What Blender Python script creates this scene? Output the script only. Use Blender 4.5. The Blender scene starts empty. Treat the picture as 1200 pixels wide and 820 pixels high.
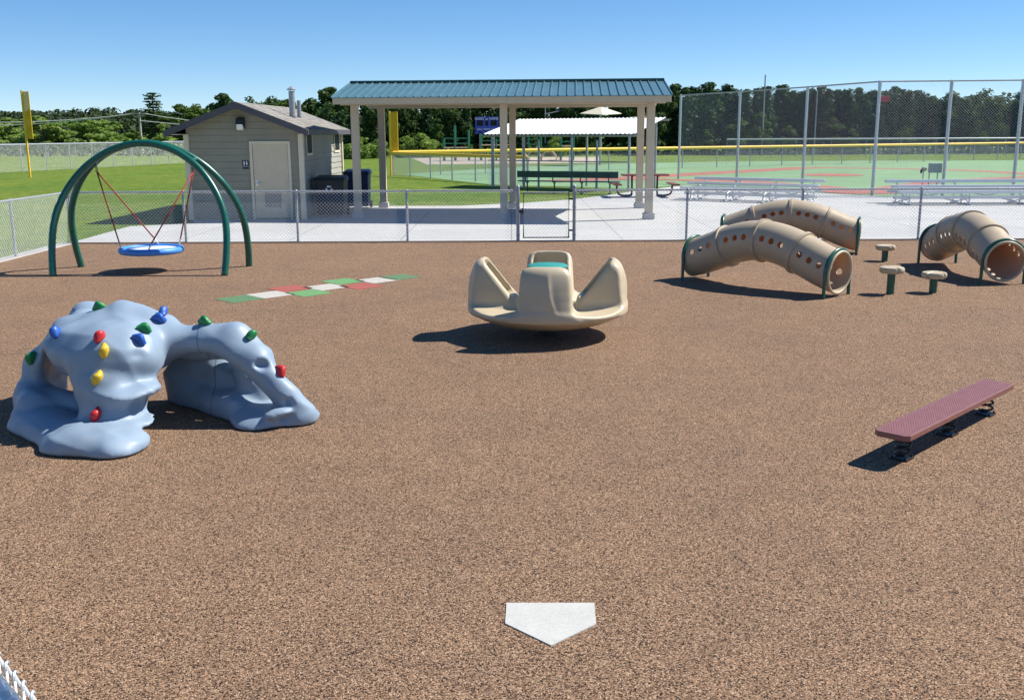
import bpy, bmesh, math, random
import numpy as np
from mathutils import Vector, Matrix
from mathutils.bvhtree import BVHTree

R = math.radians
PI = math.pi
rnd = random.Random(7)
scene = bpy.context.scene
col = scene.collection

# ------------------------------------------------------------------ camera
F, CX, CY, H, HOR = 1180.0, 600.0, 410.0, 2.28, 154.0
TH = math.atan((CY - HOR) / F)
ST, CT = math.sin(TH), math.cos(TH)
cd = bpy.data.cameras.new('camera')
cam = bpy.data.objects.new('camera', cd)
col.objects.link(cam)
cam.location = (0, 0, H)
ROLL = R(.25)
cam.matrix_basis = Matrix.Translation((0, 0, H)) @ Matrix.Rotation(PI / 2 - TH, 4, 'X') @ Matrix.Rotation(-ROLL, 4, 'Z')
cd.sensor_fit = 'HORIZONTAL'
cd.sensor_width = 36.0
cd.lens = F / 1200.0 * 36.0
cd.clip_start = 0.05
cd.clip_end = 6000
scene.camera = cam


def ray(px, py):
    a, b = (px - CX) / F, -(py - CY) / F
    a, b = a * math.cos(ROLL) + b * math.sin(ROLL), b * math.cos(ROLL) - a * math.sin(ROLL)
    return Vector((a, b * ST + CT, b * CT - ST))


def g(px, py, z=0.0):            # where the ray through a photo pixel meets height z
    d = ray(px, py)
    t = (z - H) / d.z
    return Vector((d.x * t, d.y * t, z))


def at(px, py, Y):               # where it meets the plane y = Y
    d = ray(px, py)
    t = Y / d.y
    return Vector((d.x * t, Y, H + d.z * t))


# ------------------------------------------------------------------ materials
def srgb(r, g_, b):
    def c(v):
        v /= 255.0
        return v / 12.92 if v <= 0.04045 else ((v + 0.055) / 1.055) ** 2.4
    return (c(r), c(g_), c(b), 1)


def mul(c, k):
    return (min(1, c[0] * k), min(1, c[1] * k), min(1, c[2] * k), 1)


def rgba(c):
    return (c[0], c[1], c[2], 1)


class NT:
    def __init__(s, name):
        s.m = bpy.data.materials.new(name)
        s.m.use_nodes = True
        s.t = s.m.node_tree
        s.b = s.t.nodes['Principled BSDF']
        s.out = s.t.nodes['Material Output']
        s._co = None

    def n(s, typ, **kw):
        x = s.t.nodes.new(typ)
        for k, v in kw.items():
            if k in x.inputs:
                x.inputs[k].default_value = v
            else:
                setattr(x, k, v)
        return x

    def l(s, a, b):
        s.t.links.new(a, b)

    def co(s, world=True):
        if s._co is None:
            if world:
                s._co = s.n('ShaderNodeNewGeometry').outputs['Position']
            else:
                s._co = s.n('ShaderNodeTexCoord').outputs['Object']
        return s._co

    def noise(s, scale, detail=3.0, rough=0.5, vec=None):
        x = s.n('ShaderNodeTexNoise')
        x.inputs['Scale'].default_value = scale
        x.inputs['Detail'].default_value = detail
        x.inputs['Roughness'].default_value = rough
        s.l(vec or s.co(), x.inputs['Vector'])
        return x.outputs['Fac']

    def ramp(s, fac, stops, interp='LINEAR'):
        x = s.n('ShaderNodeValToRGB')
        cr = x.color_ramp
        cr.interpolation = interp
        while len(cr.elements) < len(stops):
            cr.elements.new(0.5)
        for e, (p, c) in zip(cr.elements, stops):
            e.position = p
            e.color = c if len(c) == 4 else rgba(c)
        s.l(fac, x.inputs['Fac'])
        return x.outputs['Color']

    def mix(s, fac, a, b, mode='MIX'):
        x = s.n('ShaderNodeMix', data_type='RGBA', blend_type=mode)
        for sock, v in ((x.inputs[0], fac), (x.inputs[6], a), (x.inputs[7], b)):
            if hasattr(v, 'is_linked'):
                s.l(v, sock)
            else:
                sock.default_value = v
        return x.outputs[2]

    def math(s, op, a, b=0.0):
        x = s.n('ShaderNodeMath', operation=op)
        for sock, v in ((x.inputs[0], a), (x.inputs[1], b)):
            if hasattr(v, 'is_linked'):
                s.l(v, sock)
            else:
                sock.default_value = v
        return x.outputs[0]

    def bump(s, h, strength, dist):
        x = s.n('ShaderNodeBump')
        x.inputs['Strength'].default_value = strength
        x.inputs['Distance'].default_value = dist
        s.l(h, x.inputs['Height'])
        s.l(x.outputs['Normal'], s.b.inputs['Normal'])

    def set(s, rough=0.5, metal=0.0, spec=0.5):
        s.b.inputs['Roughness'].default_value = rough
        s.b.inputs['Metallic'].default_value = metal
        s.b.inputs['Specular IOR Level'].default_value = spec


def paint(name, c, rough=0.5, metal=0.0, spec=0.5, var=0.12, scale=6.0, bump=0.0, bscale=60.0, bdist=0.003, spots=0.0, grit=0.0):
    """A coat of one colour with uneven tone, slight wear and an optional grain."""
    t = NT(name)
    t.set(rough, metal, spec)
    co = t.co(False)
    f = t.noise(scale, 4, 0.6, co)
    cc = t.ramp(f, [(0.25, mul(c, 1 - var)), (0.75, mul(c, 1 + var))])
    if grit:
        gv = t.n('ShaderNodeTexVoronoi')
        gv.inputs['Scale'].default_value = 150
        t.l(co, gv.inputs['Vector'])
        gs = t.n('ShaderNodeSeparateColor')
        t.l(gv.outputs['Color'], gs.inputs[0])
        gd = t.math('ADD', gs.outputs[0], t.math('MULTIPLY', t.noise(4, 4, .7, co), .5))
        cc = t.mix(t.ramp(gd, [(.98, (0, 0, 0, 1)), (1.10, (grit, grit, grit, 1))]), cc, (.20, .15, .12, 1))
    if spots:
        d = t.noise(scale * 4, 5, 0.7, co)
        m = t.ramp(d, [(0.55, (0, 0, 0, 1)), (0.75, (spots, spots, spots, 1))])
        cc = t.mix(m, cc, mul(c, 0.55))
    t.l(cc, t.b.inputs['Base Color'])
    rr = t.ramp(t.noise(scale * 2.3, 4, 0.6, co), [(0.3, (rough * .85,) * 3), (0.7, (min(1, rough * 1.15),) * 3)])
    t.l(rr, t.b.inputs['Roughness'])
    if bump:
        t.bump(t.noise(bscale, 3, 0.6, co), bump, bdist)
    return t.m


def rubber_mat():
    t = NT('poured_rubber')
    t.set(0.9, 0, 0.25)
    co = t.co()
    v = t.n('ShaderNodeTexVoronoi')
    v.inputs['Scale'].default_value = 165
    wob = t.n('ShaderNodeTexNoise')
    wob.inputs['Scale'].default_value = 160
    t.l(co, wob.inputs['Vector'])
    vm = t.n('ShaderNodeVectorMath', operation='MULTIPLY_ADD')
    t.l(wob.outputs['Color'], vm.inputs[0])
    vm.inputs[1].default_value = (0.010, 0.010, 0.0)
    t.l(co, vm.inputs[2])
    t.l(vm.outputs[0], v.inputs['Vector'])
    sep = t.n('ShaderNodeSeparateColor')
    t.l(v.outputs['Color'], sep.inputs[0])
    gran = t.ramp(sep.outputs[0], [
        (0.0, srgb(34, 27, 23)), (0.17, srgb(60, 47, 39)), (0.25, srgb(124, 99, 79)), (0.45, srgb(150, 121, 97)),
        (0.62, srgb(166, 134, 108)), (0.80, srgb(186, 153, 125)), (0.93, srgb(204, 174, 146)), (1.0, srgb(220, 198, 172))])
    # coarser clumping so that the grain still reads farther off
    cl = t.noise(62, 2, 0.5)
    gran = t.mix(1.0, gran, t.ramp(cl, [(0.30, (.74, .74, .75, 1)), (0.5, (1, 1, 1, 1)), (0.72, (1.18, 1.16, 1.14, 1))]), 'MULTIPLY')
    # gaps between granules
    gap = t.ramp(v.outputs['Distance'], [(0.45, (1, 1, 1, 1)), (0.85, (.45, .42, .40, 1))])
    gran = t.mix(0.8, gran, gap, 'MULTIPLY')
    # broad colour drift: trowel passes, foot traffic, sun fading
    b1 = t.ramp(t.noise(0.55, 4, 0.6), [(0.28, (.90, .90, .92, 1)), (0.72, (1.08, 1.06, 1.02, 1))])
    gran = t.mix(1.0, gran, b1, 'MULTIPLY')
    b2 = t.ramp(t.noise(3.2, 3, 0.6), [(0.3, (.92, .92, .92, 1)), (0.7, (1.06, 1.05, 1.04, 1))])
    gran = t.mix(1.0, gran, b2, 'MULTIPLY')
    gran = t.mix(1.0, gran, (.91, .893, .865, 1), 'MULTIPLY')
    t.l(gran, t.b.inputs['Base Color'])
    hgt = t.math('SUBTRACT', 1.0, v.outputs['Distance'])
    hgt = t.math('ADD', hgt, t.math('MULTIPLY', sep.outputs[1], 0.6))
    t.bump(hgt, 0.8, 0.007)
    return t.m


def grass_mat():
    t = NT('mown_grass')
    t.set(0.95, 0, 0.12)
    a = t.noise(2.2, 6, 0.7)
    c = t.ramp(a, [(0.25, srgb(72, 94, 36)), (0.5, srgb(102, 124, 50)), (0.75, srgb(136, 148, 74))])
    b = t.ramp(t.noise(0.22, 4, 0.6), [(0.35, (.80, .92, .78, 1)), (0.68, (1.18, 1.06, 1.0, 1))])
    c = t.mix(1.0, c, b, 'MULTIPLY')
    f = t.noise(24, 4, 0.75)
    c = t.mix(1.0, c, t.ramp(f, [(0.3, (.45, .48, .42, 1)), (0.5, (1, 1, 1, 1)), (0.7, (1.35, 1.3, 1.1, 1))]), 'MULTIPLY')
    d = t.ramp(t.noise(0.9, 5, 0.75), [(0.62, (0, 0, 0, 1)), (0.78, (.55, .55, .55, 1))])
    c = t.mix(d, c, srgb(150, 148, 88))
    t.l(c, t.b.inputs['Base Color'])
    t.bump(t.noise(30, 3, 0.7), 0.8, 0.05)
    return t.m


def turf_mat():
    t = NT('field_turf')
    t.set(0.85, 0, 0.3)
    c = t.ramp(t.noise(0.35, 4, 0.55), [(0.3, srgb(116, 148, 108)), (0.7, srgb(130, 162, 120))])
    f = t.ramp(t.noise(9, 4, 0.7), [(0.3, (.88, .88, .88, 1)), (0.7, (1.1, 1.1, 1.1, 1))])
    t.l(t.mix(1.0, c, f, 'MULTIPLY'), t.b.inputs['Base Color'])
    return t.m


def redpath_mat():
    t = NT('red_field_rubber')
    t.set(0.9, 0, 0.25)
    c = t.ramp(t.noise(1.2, 5, 0.65), [(0.3, srgb(158, 98, 88)), (0.7, srgb(178, 118, 104))])
    t.l(c, t.b.inputs['Base Color'])
    return t.m


def concrete_mat(name, c, joint=True):
    t = NT(name)
    t.set(0.85, 0, 0.3)
    a = t.ramp(t.noise(0.5, 6, 0.65), [(0.3, mul(c, .90)), (0.7, mul(c, 1.06))])
    f = t.ramp(t.noise(35, 5, 0.75), [(0.3, (.90, .90, .90, 1)), (0.7, (1.05, 1.05, 1.05, 1))])
    a = t.mix(1.0, a, f, 'MULTIPLY')
    st = t.ramp(t.noise(1.4, 6, 0.8), [(0.58, (0, 0, 0, 1)), (0.85, (.5, .5, .5, 1))])
    a = t.mix(st, a, mul(c, .68))
    if joint:
        w = t.n('ShaderNodeTexBrick')
        w.inputs['Color1'].default_value = (1, 1, 1, 1)
        w.inputs['Color2'].default_value = (.95, .95, .96, 1)
        w.inputs['Mortar'].default_value = (.5, .5, .5, 1)
        w.inputs['Scale'].default_value = 1.0
        w.inputs['Mortar Size'].default_value = 0.012
        w.inputs['Brick Width'].default_value = 2.4
        w.inputs['Row Height'].default_value = 2.4
        w.offset = 0.0
        t.l(t.co(), w.inputs['Vector'])
        a = t.mix(0.9, a, w.outputs['Color'], 'MULTIPLY')
    t.l(a, t.b.inputs['Base Color'])
    t.bump(t.noise(60, 4, 0.7), 0.25, 0.004)
    return t.m


def leaf_mat(name, c1, c2, trans=0.25):
    t = NT(name)
    t.set(0.7, 0, 0.2)
    geo = t.n('ShaderNodeNewGeometry')
    oi = t.n('ShaderNodeObjectInfo')
    c = t.ramp(geo.outputs['Random Per Island'], [(0.0, mul(c1, .7)), (0.4, c1), (0.85, c2), (1.0, mul(c2, 1.3))])
    v = t.ramp(oi.outputs['Random'], [(0.0, (.72, .78, .75, 1)), (1.0, (1.22, 1.16, 1.0, 1))])
    c = t.mix(1.0, c, v, 'MULTIPLY')
    t.l(c, t.b.inputs['Base Color'])
    tr = t.n('ShaderNodeBsdfTranslucent')
    t.l(t.mix(1.0, c, (1.3, 1.4, .6, 1), 'MULTIPLY'), tr.inputs['Color'])
    ms = t.n('ShaderNodeMixShader')
    ms.inputs[0].default_value = trans
    t.l(t.b.outputs[0], ms.inputs[1])
    t.l(tr.outputs[0], ms.inputs[2])
    t.l(ms.outputs[0], t.out.inputs['Surface'])
    return t.m


def plastic_mat(name, c, rough=0.38, trans=None, tf=0.1, dust=0.25, seams=()):
    t = NT(name)
    t.set(rough, 0, 0.45)
    co = t.co(False)
    a = t.ramp(t.noise(2.6, 5, 0.6, co), [(0.3, mul(c, .92)), (0.7, mul(c, 1.06))])
    d = t.ramp(t.noise(11, 6, 0.75, co), [(0.5, (0, 0, 0, 1)), (0.8, (dust, dust, dust, 1))])
    a = t.mix(d, a, mul((.42, .38, .33), 1.0))
    for (axis, pos, wob) in seams:        # parting lines of the mould
        sx = t.n('ShaderNodeSeparateXYZ')
        t.l(co, sx.inputs[0])
        d = t.math('ABSOLUTE', t.math('SUBTRACT', t.math('ADD', sx.outputs[axis], t.math('MULTIPLY', sx.outputs[2], wob)), pos))
        a = t.mix(t.ramp(d, [(.0028, (.75, .75, .75, 1)), (.0055, (0, 0, 0, 1))]), a, mul(c, .22))
    t.l(a, t.b.inputs['Base Color'])
    rr = t.ramp(t.noise(7, 5, 0.7, co), [(0.3, (rough * .8,) * 3), (0.75, (min(1, rough * 1.4),) * 3)])
    t.l(rr, t.b.inputs['Roughness'])
    t.bump(t.noise(140, 3, 0.6, co), 0.12, 0.002)
    if trans:
        tr = t.n('ShaderNodeBsdfTranslucent')
        tr.inputs['Color'].default_value = rgba(trans)
        ms = t.n('ShaderNodeMixShader')
        ms.inputs[0].default_value = tf
        t.l(t.b.outputs[0], ms.inputs[1])
        t.l(tr.outputs[0], ms.inputs[2])
        t.l(ms.outputs[0], t.out.inputs['Surface'])
    return t.m


def siding_mat(name, c):
    """lap siding: board courses on top of the modelled laps, with faded paint."""
    t = NT(name)
    t.set(0.7, 0, 0.3)
    co = t.co()
    a = t.ramp(t.noise(1.1, 5, 0.65), [(0.3, mul(c, .90)), (0.7, mul(c, 1.08))])
    w = t.noise(14, 4, 0.7)
    a = t.mix(1.0, a, t.ramp(w, [(0.3, (.94, .94, .94, 1)), (0.7, (1.05, 1.05, 1.05, 1))]), 'MULTIPLY')
    t.l(a, t.b.inputs['Base Color'])
    return t.m


def shingle_mat():
    t = NT('roof_shingle')
    t.set(0.9, 0, 0.2)
    w = t.n('ShaderNodeTexBrick')
    c = srgb(150, 146, 140)
    w.inputs['Color1'].default_value = mul(c, 1.05)
    w.inputs['Color2'].default_value = mul(c, .72)
    w.inputs['Mortar'].default_value = mul(c, .35)
    w.inputs['Scale'].default_value = 1
    w.inputs['Mortar Size'].default_value = .012
    w.inputs['Brick Width'].default_value = .32
    w.inputs['Row Height'].default_value = .14
    mp = t.n('ShaderNodeMapping')
    mp.inputs['Rotation'].default_value = (0, 0, PI / 2)
    t.l(t.co(), mp.inputs['Vector'])
    t.l(mp.outputs[0], w.inputs['Vector'])
    a = t.mix(1.0, w.outputs['Color'], t.ramp(t.noise(40, 4, .7), [(0.3, (.75, .75, .75, 1)), (.7, (1.2, 1.2, 1.2, 1))]), 'MULTIPLY')
    t.l(a, t.b.inputs['Base Color'])
    return t.m


def galv_mat(name='galvanised_steel', c=(.36, .385, .41, 1), rough=0.45, metal=.45):
    t = NT(name)
    t.set(rough, metal, 0.5)
    co = t.co(False)
    v = t.n('ShaderNodeTexVoronoi')
    v.inputs['Scale'].default_value = 28
    t.l(co, v.inputs['Vector'])
    sp = t.n('ShaderNodeSeparateColor')
    t.l(v.outputs['Color'], sp.inputs[0])
    a = t.ramp(sp.outputs[0], [(0, mul(c, .82)), (1, mul(c, 1.1))])
    t.l(a, t.b.inputs['Base Color'])
    return t.m


M = {}
M['rubber'] = rubber_mat()
M['grass'] = grass_mat()
M['turf'] = turf_mat()
M['redpath'] = redpath_mat()
M['concrete'] = concrete_mat('pale_concrete', (.50, .50, .485, 1))
M['kerb'] = concrete_mat('kerb_concrete', (.47, .46, .44, 1), False)
M['sand'] = concrete_mat('play_sand', (.46, .38, .31, 1), False)
M['galv'] = galv_mat()
M['galv_skylit'] = galv_mat('sky_bright_steel', (.50, .53, .56, 1), .4, .5)  # paler copy of galv: sky reflection on tall posts put into the colour
M['wire'] = galv_mat('fence_wire', (.66, .68, .70, 1), 0.5, .5)
M['rail'] = galv_mat('bright_rail_tube', (.66, .69, .72, 1), .28, .95)
M['alu'] = paint('brushed_aluminium', (.66, .675, .70), .38, .7, var=.06, bump=.1)
M['white'] = paint('white_marking', (.47, .47, .445), .7, var=.10, spots=.3, scale=5, grit=.18)
M['m_green'] = paint('green_marking', srgb(92, 148, 90)[:3], .8, var=.10, scale=14, spots=.35, grit=.5)
M['m_dgreen'] = paint('deep_green_marking', srgb(78, 120, 80)[:3], .8, var=.10, scale=14, spots=.35, grit=.5)
M['m_red'] = paint('red_marking', srgb(158, 76, 66)[:3], .8, var=.10, scale=14, spots=.35, grit=.5)
M['m_white'] = paint('white_rubber_marking', srgb(184, 180, 172)[:3], .8, var=.06, scale=14, spots=.3, grit=.5)
M['green_steel'] = paint('green_powder_coat', (.006, .098, .068), .30, 0, .6, var=.12, scale=5)
M['teal_plastic'] = plastic_mat('teal_plastic', (.03, .28, .24), .4, dust=.1)
M['rope'] = paint('red_rope', (.30, .045, .03), .8, var=.3, scale=60)
M['swing_blue'] = plastic_mat('blue_swing_rim', (.06, .25, .72), .4, dust=.08)
M['swing_web'] = paint('pale_swing_webbing', (.60, .72, .88), .7, var=.2, scale=40, bump=.6, bscale=90)
M['rock'] = plastic_mat('blue_grey_rock', (.235, .315, .41), .46, dust=.22, seams=((0, .455, .06),))
M['tan'] = plastic_mat('tan_rotomoulded', (.50, .42, .29), .40, dust=.14)
M['tan_tube'] = plastic_mat('tan_translucent', (.54, .45, .315), .38, (.85, .36, .06), .17, dust=.16)
for k, c in dict(red=(.50, .02, .025), yellow=(.62, .42, .03), green=(.012, .20, .055), blue=(.02, .10, .42)).items():
    M['h_' + k] = plastic_mat(k + '_hold', c, .42, dust=.08)
M['maroon'] = paint('maroon_coated_plank', (.235, .092, .080), .38, 0, .6, var=.12, scale=14, bump=.5, bscale=130, bdist=.004)
M['black'] = paint('black_steel', (.012, .012, .013), .4, var=.2)
M['siding'] = siding_mat('grey_green_siding', srgb(152, 146, 130))
M['siding_b'] = siding_mat('grey_blue_siding', srgb(156, 154, 146))
M['trim'] = paint('pale_trim', srgb(214, 202, 178)[:3], .6, var=.06)
M['rake'] = paint('dark_rake_board', srgb(78, 76, 84)[:3], .6, var=.1)
M['door'] = paint('cream_door', srgb(204, 188, 162)[:3], .5, var=.06, spots=.15)
M['plate'] = paint('kick_plate', srgb(150, 142, 132)[:3], .4, .2, var=.08)
M['shingle'] = shingle_mat()
M['teal_roof'] = paint('teal_metal_roof', (.105, .215, .255), .36, .25, .5, var=.12, scale=2.2)
M['ridge'] = paint('dark_teal_ridge', (.012, .075, .078), .4, .1)
M['tan_wood'] = paint('tan_painted_timber', srgb(196, 180, 156)[:3], .65, var=.07, scale=4)
M['brown_wood'] = paint('brown_soffit', srgb(120, 88, 66)[:3], .7, var=.12, scale=3)
M['glass'] = paint('dark_window', (.012, .016, .018), .6, 0, .15, var=.2)
M['lens'] = paint('lamp_lens', (.78, .77, .72), .3, var=.03)
M['bin_dark'] = plastic_mat('charcoal_bin_plastic', (.022, .025, .029), .5, dust=.1)
M['bin_blue'] = plastic_mat('navy_bin_plastic', (.010, .022, .085), .45, dust=.1)
M['sign_black'] = paint('black_sign_plate', (.015, .017, .024), .5)
M['print'] = paint('white_print', (.78, .79, .80), .6, var=.02)
M['yellow'] = paint('yellow_safety_paint', (.86, .52, .03), .5, var=.08)
M['blue_sign'] = paint('blue_scoreboard', (.02, .06, .42), .45, var=.1)
M['dugout'] = paint('white_corrugated_sheet', (.82, .83, .84), .4, .0, .5, var=.04)
M['bench'] = paint('dark_green_bench', (.012, .055, .062), .4, var=.15)
M['table'] = paint('red_brown_table', (.20, .055, .045), .5, var=.15)
M['cream'] = paint('cream_canopy', (.66, .60, .46), .8, var=.05)
M['pole'] = paint('weathered_pole', (.42, .38, .33), .8, var=.15)
M['cable'] = paint('pale_cable', (.55, .55, .52), .6)
M['box_grey'] = paint('grey_cabinet', (.25, .29, .33), .5, var=.08)
M['bark'] = paint('bark', (.11, .085, .065), .95, var=.3, scale=6, bump=.6, bscale=14, bdist=.05)
M['red_sign'] = paint('red_sign', (.55, .03, .05), .5)
M['play_green'] = paint('play_green_post', (.015, .16, .09), .4)
M['play_tan'] = paint('play_tan_plastic', (.50, .38, .24), .5)
M['pine'] = leaf_mat('pine_needles', (.032, .068, .030, 1), (.068, .125, .050, 1), .24)
M['broad'] = leaf_mat('broad_leaves', (.065, .115, .028, 1), (.12, .185, .048, 1), .36)
M['light'] = leaf_mat('pale_leaves', (.17, .26, .075, 1), (.26, .35, .13, 1), .42)
M['dark'] = leaf_mat('dark_leaves', (.038, .076, .026, 1), (.080, .135, .044, 1), .28)
M['hill'] = leaf_mat('hill_leaves', (.030, .052, .024, 1), (.058, .086, .034, 1), .1)


# ------------------------------------------------------------------ mesh helpers
class MB:
    def __init__(s):
        s.v, s.f = [], []

    def add(s, vs, fs):
        o = len(s.v)
        s.v += [Vector(p) for p in vs]
        s.f += [tuple(i + o for i in f) for f in fs]
        return s

    def box(s, c, d, rz=0.0, rx=0.0):
        c = Vector(c)
        hx, hy, hz = d[0] / 2, d[1] / 2, d[2] / 2
        m = Matrix.Rotation(rz, 3, 'Z') @ Matrix.Rotation(rx, 3, 'X')
        vs = [c + m @ Vector((x * hx, y * hy, z * hz)) for z in (-1, 1) for y in (-1, 1) for x in (-1, 1)]
        return s.add(vs, [(0, 2, 3, 1), (4, 5, 7, 6), (0, 1, 5, 4), (2, 6, 7, 3), (0, 4, 6, 2), (1, 3, 7, 5)])

    def hexa(s, low, high):      # two matching quads
        return s.add(list(low) + list(high), [(3, 2, 1, 0), (4, 5, 6, 7), (0, 1, 5, 4), (1, 2, 6, 5), (2, 3, 7, 6), (3, 0, 4, 7)])

    def prism(s, poly, d):       # polygon pushed along vector d
        n = len(poly)
        d = Vector(d)
        vs = [Vector(p) for p in poly] + [Vector(p) + d for p in poly]
        return s.add(vs, [tuple(range(n))[::-1], tuple(range(n, 2 * n))] + [(i, (i + 1) % n, n + (i + 1) % n, n + i) for i in range(n)])

    def sheet(s, poly):
        return s.add(poly, [tuple(range(len(poly)))])

    def tube(s, pts, r, n=10, closed=False, cap=True):
        P = [Vector(p) for p in pts]
        k = len(P)
        rs = r if hasattr(r, '__len__') else [r] * k
        T = []
        for i in range(k):
            a = P[(i - 1) % k] if (closed or i) else P[0]
            b = P[(i + 1) % k] if (closed or i < k - 1) else P[-1]
            T.append((b - a).normalized())
        up = Vector((0, 0, 1)) if abs(T[0].z) < .9 else Vector((1, 0, 0))
        N = (up - T[0] * up.dot(T[0])).normalized()
        vs = []
        for i in range(k):
            N = (N - T[i] * N.dot(T[i])).normalized()
            B = T[i].cross(N)
            for j in range(n):
                a = 2 * PI * j / n
                vs.append(P[i] + (N * math.cos(a) + B * math.sin(a)) * rs[i])
        fs = []
        for i in range(k if closed else k - 1):
            for j in range(n):
                a, b = i * n + j, i * n + (j + 1) % n
                c, d = ((i + 1) % k) * n + (j + 1) % n, ((i + 1) % k) * n + j
                fs.append((a, b, c, d))
        if cap and not closed:
            fs.append(tuple(range(n))[::-1])
            fs.append(tuple(range((k - 1) * n, k * n)))
        return s.add(vs, fs)

    def cyl(s, a, b, r, n=12, r2=None):
        return s.tube([a, b], [r, r if r2 is None else r2], n)

    def lathe(s, prof, c=(0, 0, 0), n=32):     # profile of (radius, z)
        vs = []
        for (r, z) in prof:
            for j in range(n):
                a = 2 * PI * j / n
                vs.append((c[0] + r * math.cos(a), c[1] + r * math.sin(a), c[2] + z))
        fs = []
        k = len(prof)
        for i in range(k - 1):
            for j in range(n):
                fs.append((i * n + j, i * n + (j + 1) % n, (i + 1) * n + (j + 1) % n, (i + 1) * n + j))
        fs.append(tuple(range(n))[::-1])
        fs.append(tuple(range((k - 1) * n, k * n)))
        return s.add(vs, fs)

    def ell(s, c, r, rot=None, n=14, m=9):
        c = Vector(c)
        vs = [Vector((0, 0, -r[2]))]
        for i in range(1, m):
            p = -PI / 2 + PI * i / m
            for j in range(n):
                a = 2 * PI * j / n
                vs.append(Vector((r[0] * math.cos(p) * math.cos(a), r[1] * math.cos(p) * math.sin(a), r[2] * math.sin(p))))
        vs.append(Vector((0, 0, r[2])))
        if rot:
            vs = [rot @ q for q in vs]
        vs = [q + c for q in vs]
        fs = [(0, 1 + (j + 1) % n, 1 + j) for j in range(n)]
        for i in range(m - 2):
            for j in range(n):
                a = 1 + i * n
                fs.append((a + j, a + (j + 1) % n, a + n + (j + 1) % n, a + n + j))
        e = len(vs) - 1
        fs += [(e, 1 + (m - 2) * n + j, 1 + (m - 2) * n + (j + 1) % n) for j in range(n)]
        return s.add(vs, fs)

    def mesh(s, name, m, inv=None, smooth=False, bevel=0.0):
        vs = [inv @ p for p in s.v] if inv else s.v
        me = bpy.data.meshes.new(name)
        me.from_pydata([tuple(p) for p in vs], [], s.f)
        if bevel:
            bm = bmesh.new()
            bm.from_mesh(me)
            es = [e for e in bm.edges if len(e.link_faces) == 2 and e.calc_face_angle(0) > .6]
            bmesh.ops.bevel(bm, geom=es, offset=bevel, segments=2, affect='EDGES', profile=.6)
            bm.to_mesh(me)
            bm.free()
        me.materials.append(m)
        if smooth:
            me.shade_smooth()
            if smooth != 'all':
                me.set_sharp_from_angle(angle=R(42))
        me.update()
        return me


def rootmat(o):
    while o.parent:
        o = o.parent
    return o.matrix_basis


def obj(name, mb, m, parent=None, world=True, smooth=False, bevel=0.0):
    inv = rootmat(parent).inverted() if (parent and world) else None
    me = mb.mesh(name, m, inv, smooth, bevel) if isinstance(mb, MB) else mb
    o = bpy.data.objects.new(name, me)
    col.objects.link(o)
    o.parent = parent
    return o


def tag(o, label, cat, group=None, kind=None):
    o['label'] = label
    o['category'] = cat
    if group:
        o['group'] = group
    if kind:
        o['kind'] = kind
    return o


def thing(name, label, cat, loc=(0, 0, 0), rz=0.0, group=None):
    o = bpy.data.objects.new(name, None)
    col.objects.link(o)
    o.location = loc
    o.rotation_euler = (0, 0, rz)
    o.matrix_basis = Matrix.Translation(Vector(loc)) @ Matrix.Rotation(rz, 4, 'Z')
    o.empty_display_size = .2
    return tag(o, label, cat, group)


def struct(name, mb, m, **k):
    o = obj(name, mb, m, **k)
    o['kind'] = 'structure'
    return o


def copy_tree(o, parent=None):
    c = o.copy()
    col.objects.link(c)
    c.parent = parent
    for ch in [x for x in bpy.data.objects if x.parent == o]:
        copy_tree(ch, c)
    return c


def catmull(P, n=8):
    P = [Vector(p) for p in P]
    out = []
    for i in range(len(P) - 1):
        a, b, c, d = P[max(i - 1, 0)], P[i], P[i + 1], P[min(i + 2, len(P) - 1)]
        for k in range(n):
            t = k / n
            out.append(.5 * ((2 * b) + (c - a) * t + (2 * a - 5 * b + 4 * c - d) * t * t + (3 * b - a - 3 * c + d) * t ** 3))
    out.append(P[-1])
    return out


def text_mesh(name, s, size, m, loc, rx=PI / 2, rz=0.0, parent=None, thick=.004):
    cu = bpy.data.curves.new(name, 'FONT')
    cu.body = s
    cu.size = size
    cu.align_x = 'CENTER'
    cu.align_y = 'CENTER'
    cu.extrude = thick
    tmp = bpy.data.objects.new(name + '_tmp', cu)
    col.objects.link(tmp)
    dg = bpy.context.evaluated_depsgraph_get()
    me = bpy.data.meshes.new_from_object(tmp.evaluated_get(dg))
    bpy.data.objects.remove(tmp)
    mw = Matrix.Translation(Vector(loc)) @ Matrix.Rotation(rz, 4, 'Z') @ Matrix.Rotation(rx, 4, 'X')
    if parent:
        mw = rootmat(parent).inverted() @ mw
    me.transform(mw)
    me.materials.clear()
    me.materials.append(m)
    o = bpy.data.objects.new(name, me)
    col.objects.link(o)
    o.parent = parent
    return o


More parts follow.
